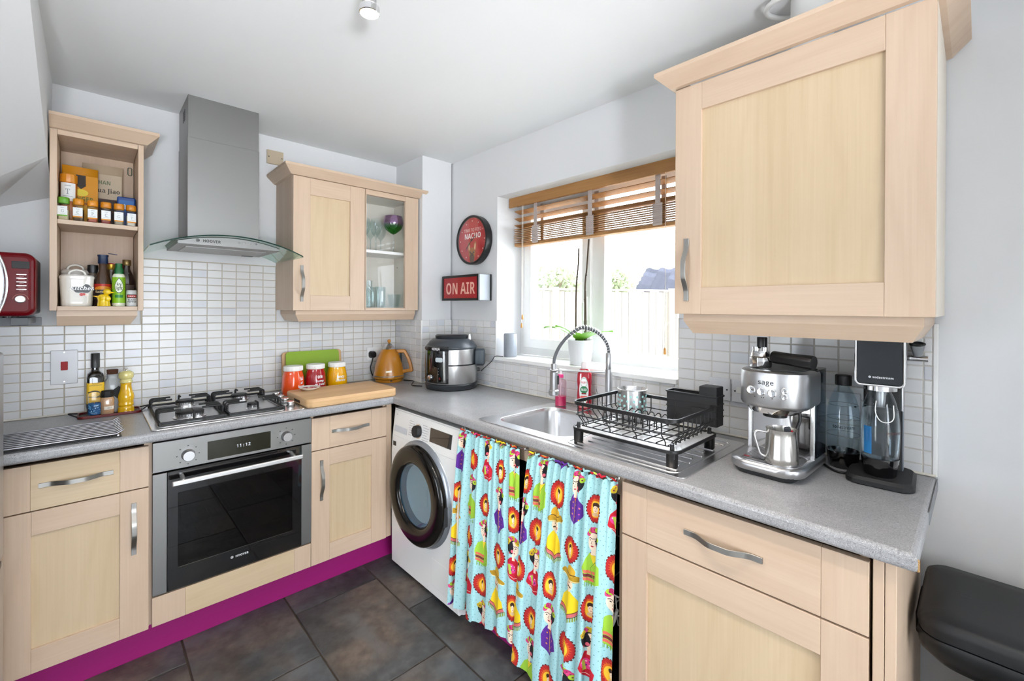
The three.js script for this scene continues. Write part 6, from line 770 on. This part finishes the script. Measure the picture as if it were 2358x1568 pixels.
  const b = thing('seasoning_tub', 'short white pepper tub with a red badge at the right end of the lower shelf', 'tub', [-1.6375, y, 0.235]); mesh(b, 'tub', lathe([[0, 0], [0.017, 0], [0.018, 0.003], [0.018, 0.066], [0.0165, 0.07], [0, 0.07]], 30), std(0xd6d8d8, 0.35)); mesh(b, 'label', wrap(0.0182, 0.056, 0, 2.9, 24), printed(art(288, 320, (x) => { x.fillStyle = '#d9dbdb'; x.fillRect(0, 0, 288, 320); x.fillStyle = '#161616'; x.fillRect(40, 60, 208, 90); x.fillStyle = '#c8242c'; x.fillRect(52, 76, 184, 56); text(x, 'SAXA', 144, 106, 58, '#f4e0dc'); text(x, 'BLACK', 144, 196, 50, '#202020'); text(x, 'PEPPER', 144, 244, 50, '#202020'); }), 0.5), [0, 0.034, 0]);
  const br = thing('sauce_bottle', 'tall dark soy bottle with a gold cap behind the pepper tub', 'bottle', [-1.650, y, 0.15]); mesh(br, 'bottle', lathe([[0, 0], [0.026, 0], [0.028, 0.004], [0.028, 0.115], [0.02, 0.145], [0.0125, 0.165], [0.012, 0.19]], 32), phys(0x2c1c16, 0.06, { clearcoat: 1 })); mesh(br, 'cap', lathe([[0.0145, 0.182], [0.0155, 0.184], [0.0155, 0.206], [0.014, 0.208], [0, 0.208]], 26), std(0x8a7448, 0.3, { metalness: 0.7 })); mesh(br, 'label', wrap(0.0284, 0.05, 0, 2.4), std(0x5a4a40, 0.5), [0, 0.07, 0]);
  const rl = thing('red_lid_jar', 'broad jar with a red lid at the back of the lower shelf', 'jar', [-1.685, y, 0.072]); mesh(rl, 'jar', lathe([[0, 0], [0.032, 0], [0.035, 0.004], [0.035, 0.165], [0.03, 0.178]], 32), phys(0x5c3a20, 0.1, { clearcoat: 1 })); mesh(rl, 'lid', lathe([[0.0325, 0.176], [0.034, 0.178], [0.034, 0.193], [0, 0.195]], 32), std(0xb0122a, 0.35));
  const gj = thing('gold_cap_bottle', 'small brown bottle with a gold cap behind the green spray', 'bottle', [-1.7, y, 0.125]); mesh(gj, 'bottle', lathe([[0, 0], [0.018, 0], [0.0195, 0.004], [0.0195, 0.13], [0.0125, 0.155], [0.012, 0.168]], 28), phys(0x4a3418, 0.08, { clearcoat: 1 })); mesh(gj, 'cap', lathe([[0.0135, 0.162], [0.0145, 0.164], [0.0145, 0.186], [0, 0.188]], 24), std(0xb08c2c, 0.3, { metalness: 0.7 }));
}
{ // glasses behind the glazed door
  const wine = (r, h, bowl, mat) => [[0.033, 0], [0.033, 0.002], [0.006, 0.007], [0.0038, 0.02], [0.0036, h - bowl - 0.01], [0.008, h - bowl], [r * 0.75, h - bowl * 0.78], [r, h - bowl * 0.45], [r * 0.93, h - bowl * 0.15], [r * 0.82, h]];
  const gp = 'stemmed glasses on the cabinet shelf', y = 1.7405; let first;
  [[-0.545, 0.17], [-0.475, 0.185], [-0.545, 0.085], [-0.47, 0.10], [-0.392, 0.085]].forEach(([x, z], i) => { const L = ['clear stemmed glass behind the cabinet glass, front left of the shelf', 'clear stemmed glass just left of the green goblet', 'clear stemmed glass at the back left of the shelf', 'clear stemmed glass at the back, behind the front pair', 'clear stemmed glass directly behind the green goblet'][i]; if (!first) { first = thing('wine_glass', L, 'wine glass', [x, y, z], 0, gp); mesh(first, 'foot_and_stem', lathe(wine(0.036, 0.20, 0.11).slice(0, 6), 32), M.drinking); mesh(first, 'bowl', smoothLathe(wine(0.036, 0.20, 0.11).slice(5), 30, 36), M.drinking); } else copyOf(first, [x, y, z], i, L, gp); });
  const t = thing('goblet', 'purple and green metallic goblet on a clear stem behind the glazed door', 'goblet', [-0.352, y, 0.178]); mesh(t, 'stem', lathe(wine(0.06, 0.235, 0.11).slice(0, 6), 32), M.drinking);
  const gb = new THREE.LatheGeometry(new THREE.SplineCurve([[0.006, 0.122], [0.022, 0.13], [0.05, 0.155], [0.062, 0.185], [0.061, 0.21], [0.055, 0.236]].map(([a, b]) => new THREE.Vector2(a, b))).getPoints(30), 44); mesh(t, 'bowl', gb, std(0xffffff, 0.1, { metalness: 0.75, map: dataTex(8, 256, (u, v) => mixc([28, 120, 34], [150, 120, 158], max(0, min(1, (v - 0.42) * 5)))) }));
  const tg = 'tumblers on the floor of the glazed cabinet', y2 = 1.3892; const tall = lathe([[0, 0], [0.026, 0], [0.031, 0.13], [0.0298, 0.13], [0.025, 0.006], [0, 0.006]], 30), low = lathe([[0, 0], [0.03, 0], [0.043, 0.085], [0.0418, 0.085], [0.029, 0.008], [0, 0.008]], 32), flute = lathe([[0, 0], [0.027, 0], [0.03, 0.165], [0.029, 0.165], [0.026, 0.006], [0, 0.006]], 30);
  [[-0.352, 0.195, low, 'short wide tumbler in the cabinet, nearest the right side'], [-0.452, 0.20, tall, 'medium straight tumbler in the middle of the cabinet floor'], [-0.54, 0.205, flute, 'tall straight glass at the front left of the cabinet floor'], [-0.545, 0.11, flute, 'tall straight glass at the back left of the cabinet floor'], [-0.47, 0.11, tall, 'medium tumbler at the back of the cabinet, behind the middle one'], [-0.395, 0.10, tall, 'medium tumbler at the back, behind the short wide one']].forEach(([x, z, g, L]) => mesh(thing('tumbler', L, 'glass', [x, y2, z], 0, tg), 'glass', g, M.drinking));
}
// ---------------------------------------------------------------- microwave, fridge, bin
{
  const t = thing('microwave', 'dark red microwave with a mirrored round door and chrome buttons on a wall bracket', 'microwave', [-2.19, 1.3535, 0.215]), w = 0.55, h = 0.232;
  mesh(t, 'casing', rbx(w - 0.012, h - 0.01, 0.26, 0.012, 0, h / 2, -0.04, 3), M.midGrey); const fs = rrShape(w, h, 0.03, 0, h / 2); mesh(t, 'front', flat(ext(fs, 0.10, 0.018, 4).translate(0, 0, 0.066)), phys(0x64020c, 0.3, { specularIntensity: 0.35 }));
  mesh(t, 'door_mirror', (() => { const s = new THREE.Shape(); s.moveTo(-0.26, 0.012); s.lineTo(0.185, 0.012); s.quadraticCurveTo(0.215, h / 2, 0.185, h - 0.012); s.lineTo(-0.26, h - 0.012); s.closePath(); return flat(ext(s, 0.008, 0.003, 3)); })(), std(new THREE.Color().setRGB(.8, .82, .84), 0.05, { metalness: 1 }), [0, 0, 0.162]);
  mesh(t, 'door_rim', curve([[0.186, 0.012, 0.168], [0.2, 0.06, 0.168], [0.205, h / 2, 0.168], [0.2, h - 0.06, 0.168], [0.186, h - 0.012, 0.168]], 0.004), M.chrome);
  mesh(t, 'display_screen', rbx(0.044, 0.026, 0.003, 0.001, 0.238, 0.187, 0.1665), std(0x060606, 0.5)); for (let i = 0; i < 5; i++) mesh(t, 'button', rbx(0.026, 0.004, 0.004, 0.0015, 0.240, 0.152 - i * 0.0135, 0.1672), M.chrome);
  mesh(t, 'dial', lathe([[0.0135, 0], [0.0135, 0.010], [0.010, 0.012], [0, 0.012]], 28).rotateX(PI / 2), M.chrome, [0.238, 0.062, 0.166]); mesh(t, 'dial_arc', at(new THREE.TorusGeometry(0.019, 0.0008, 4, 30, PI), 0.238, 0.062, 0.1662), std(0xc07a70, 0.5));
  decal(t, 'button_words', 0.03, 0.066, decalMat(art(128, 256, (x) => { x.fillStyle = '#b06a66'; for (let i = 0; i < 5; i++) x.fillRect(40 - (i * 13) % 26, 18 + i * 52, 48 + (i * 26) % 52, 8); })), [0.240, 0.119, 0.1664]); for (const [x, z] of [[0.2, 0.1], [-0.2, 0.1], [0.2, -0.12], [-0.2, -0.12]]) mesh(t, 'foot', cyl(0.012, 0.012, 0.008, x, -0.006, z, 14), M.black);
  const b = thing('microwave_bracket', 'grey metal wall bracket carrying the microwave', 'bracket', [-2.17, 1.345, 0]); for (const x of [-0.2, 0.212]) mesh(b, 'arm', rbx(0.042, 0.026, 0.33, 0.003, x, -0.012, 0.17), M.grey); mesh(b, 'wall_rail', rbx(0.5, 0.035, 0.012, 0.002, 0.0, -0.02, 0.006), M.grey); for (const x of [-0.2, 0.212]) mesh(b, 'end_cap', rbx(0.044, 0.028, 0.008, 0.002, x, -0.012, 0.337), M.midGrey);
  const f = thing('fridge_freezer', 'stainless steel fridge freezer at the left edge of the picture', 'fridge', [-2.3035, 0, 0.995], PI / 2); mesh(f, 'cabinet', rbx(0.585, 1.235, 0.60, 0.004, 0, 0.635, 0.01, 2), M.grey); mesh(f, 'door', rbx(0.585, 0.58, 0.03, 0.01, 0, 0.315, 0.327, 3), M.steel); mesh(f, 'door', rbx(0.585, 0.63, 0.03, 0.01, 0, 0.935, 0.327, 3), M.steel); mesh(f, 'handle_recess', rbx(0.5, 0.02, 0.02, 0.004, 0, 0.612, 0.332), M.black);
  const p = thing('pedal_bin', 'tall black pedal bin with a rounded lid in the bottom right corner', 'bin', [-0.222, 0, 2.985]); const bw = 0.33, bd = 0.60; mesh(p, 'body', rrLoft([[0, bw * .60, bd * .56, .05], [.01, bw * .63, bd * .58, .06], [.57, bw * .70, bd * .62, .06]], { n: 8, crease: 0.9 }), std(0x0f1012, 0.4)); mesh(p, 'collar', rrLoft([[.566, bw * .72, bd * .74, .05], [.585, bw * .88, bd * .92, .055], [.612, bw * .985, bd * .985, .045], [.640, bw, bd, .045], [.648, bw * .985, bd * .985, .044]], { n: 8, crease: 0.9 }), std(0x121416, 0.38)); mesh(p, 'lid', rrLoft([[.651, bw * .985, bd * .985, .044], [.672, bw, bd, .045], [.686, bw * .985, bd * .988, .044], [.694, bw * .92, bd * .96, .04], [.696, bw * .7, bd * .8, .035]], { n: 10, crease: 0.8 }), std(0x181a1d, 0.5)); mesh(p, 'lid_mark', at(new THREE.TorusGeometry(0.009, 0.0008, 5, 24), -0.0, 0.6956, -0.22, PI / 2), M.dark); mesh(p, 'hinge', rbx(0.16, 0.06, 0.03, 0.01, 0.02, 0.618, -0.292, 2), M.black); mesh(p, 'pedal', rbx(0.09, 0.015, 0.04, 0.005, -0.17, 0.02, 0, 2), M.black);
}
{ // ceiling spotlights
  const t = thing('ceiling_spotlights', 'brushed steel ceiling spotlight bar with a lamp head hanging into view at the top', 'ceiling light', [-1.215, CEIL, 2.02]); mesh(t, 'bar', rbx(0.035, 0.022, 0.90, 0.006, 0, -0.012, 0, 2), M.steel);
  const glow = std(0xffffff, 0.4, { emissive: 0xfff2e0, emissiveIntensity: 0.9 }); for (const z of [-0.39, -0.13, 0.13, 0.39]) { const a = part(t, 'spot_head', [0, -0.022, z]); mesh(a, 'stem', bar([0, 0, 0], [0, -0.04, 0], 0.006), M.chrome); mesh(a, 'barrel', lathe([[0, 0], [0.017, 0], [0.0185, -0.004], [0.0185, -0.085], [0.0, -0.085]].reverse(), 28), M.steel, [0, -0.035, 0]); mesh(a, 'lamp_glass', lathe([[0.017, 0], [0.024, -0.012], [0.024, -0.02], [0, -0.02]], 28), glow, [0, -0.12, 0]); mesh(a, 'lamp_rim', lathe([[0.0255, -0.012], [0.0275, -0.014], [0.0275, -0.030], [0.0255, -0.031], [0.0245, -0.02]], 32), M.chrome, [0, -0.115, 0]); const L = new THREE.SpotLight(0xfff0dc, 1.2, 0, 1.0, 0.6); L.position.set(0, -0.152, 0); L.target.position.set(0, -1, 0); L.castShadow = true; L.shadow.radius = 1.2; L.name = 'lamp_light'; a.add(L, L.target); }
}
{ // unseen uplight behind the camera, placed to light the ceiling over the kitchen
  const t = thing('unseen_uplight', 'unseen uplight out of view behind the camera, placed to light the ceiling', 'lamp', [-2.15, 0, 4.2]); mesh(t, 'base', cyl(0.14, 0.13, 0.025), M.black); mesh(t, 'pole', cyl(0.012, 0.012, 0.9, 0, 0.025, 0), M.black);
  const hd = part(t, 'shade', [0, 0.95, 0]), dir = V(0.7, 1.45, -1.78).normalize(); hd.quaternion.setFromUnitVectors(V(0, 1, 0), dir);
  mesh(hd, 'reflector', lathe([[0.03, -0.06], [0.10, -0.04], [0.17, 0.04], [0.172, 0.045], [0.16, 0.04], [0.095, -0.03], [0.0, -0.045]].reverse(), 36), M.white); mesh(hd, 'lamp_disc', cyl(0.15, 0.15, 0.006, 0, 0.02, 0, 36), std(0xffffff, 0.5, { emissive: 0xffffff, emissiveIntensity: 1.5 }));
  const L = new THREE.SpotLight(0xf6f8ff, UPLIGHT, 0, 0.62, 0.9); L.position.set(0, 0.05, 0); L.target.position.set(0, 1.05, 0); L.castShadow = true; L.shadow.radius = 7; L.name = 'lamp_light'; hd.add(L, L.target);
}
renderer.render(scene, camera);
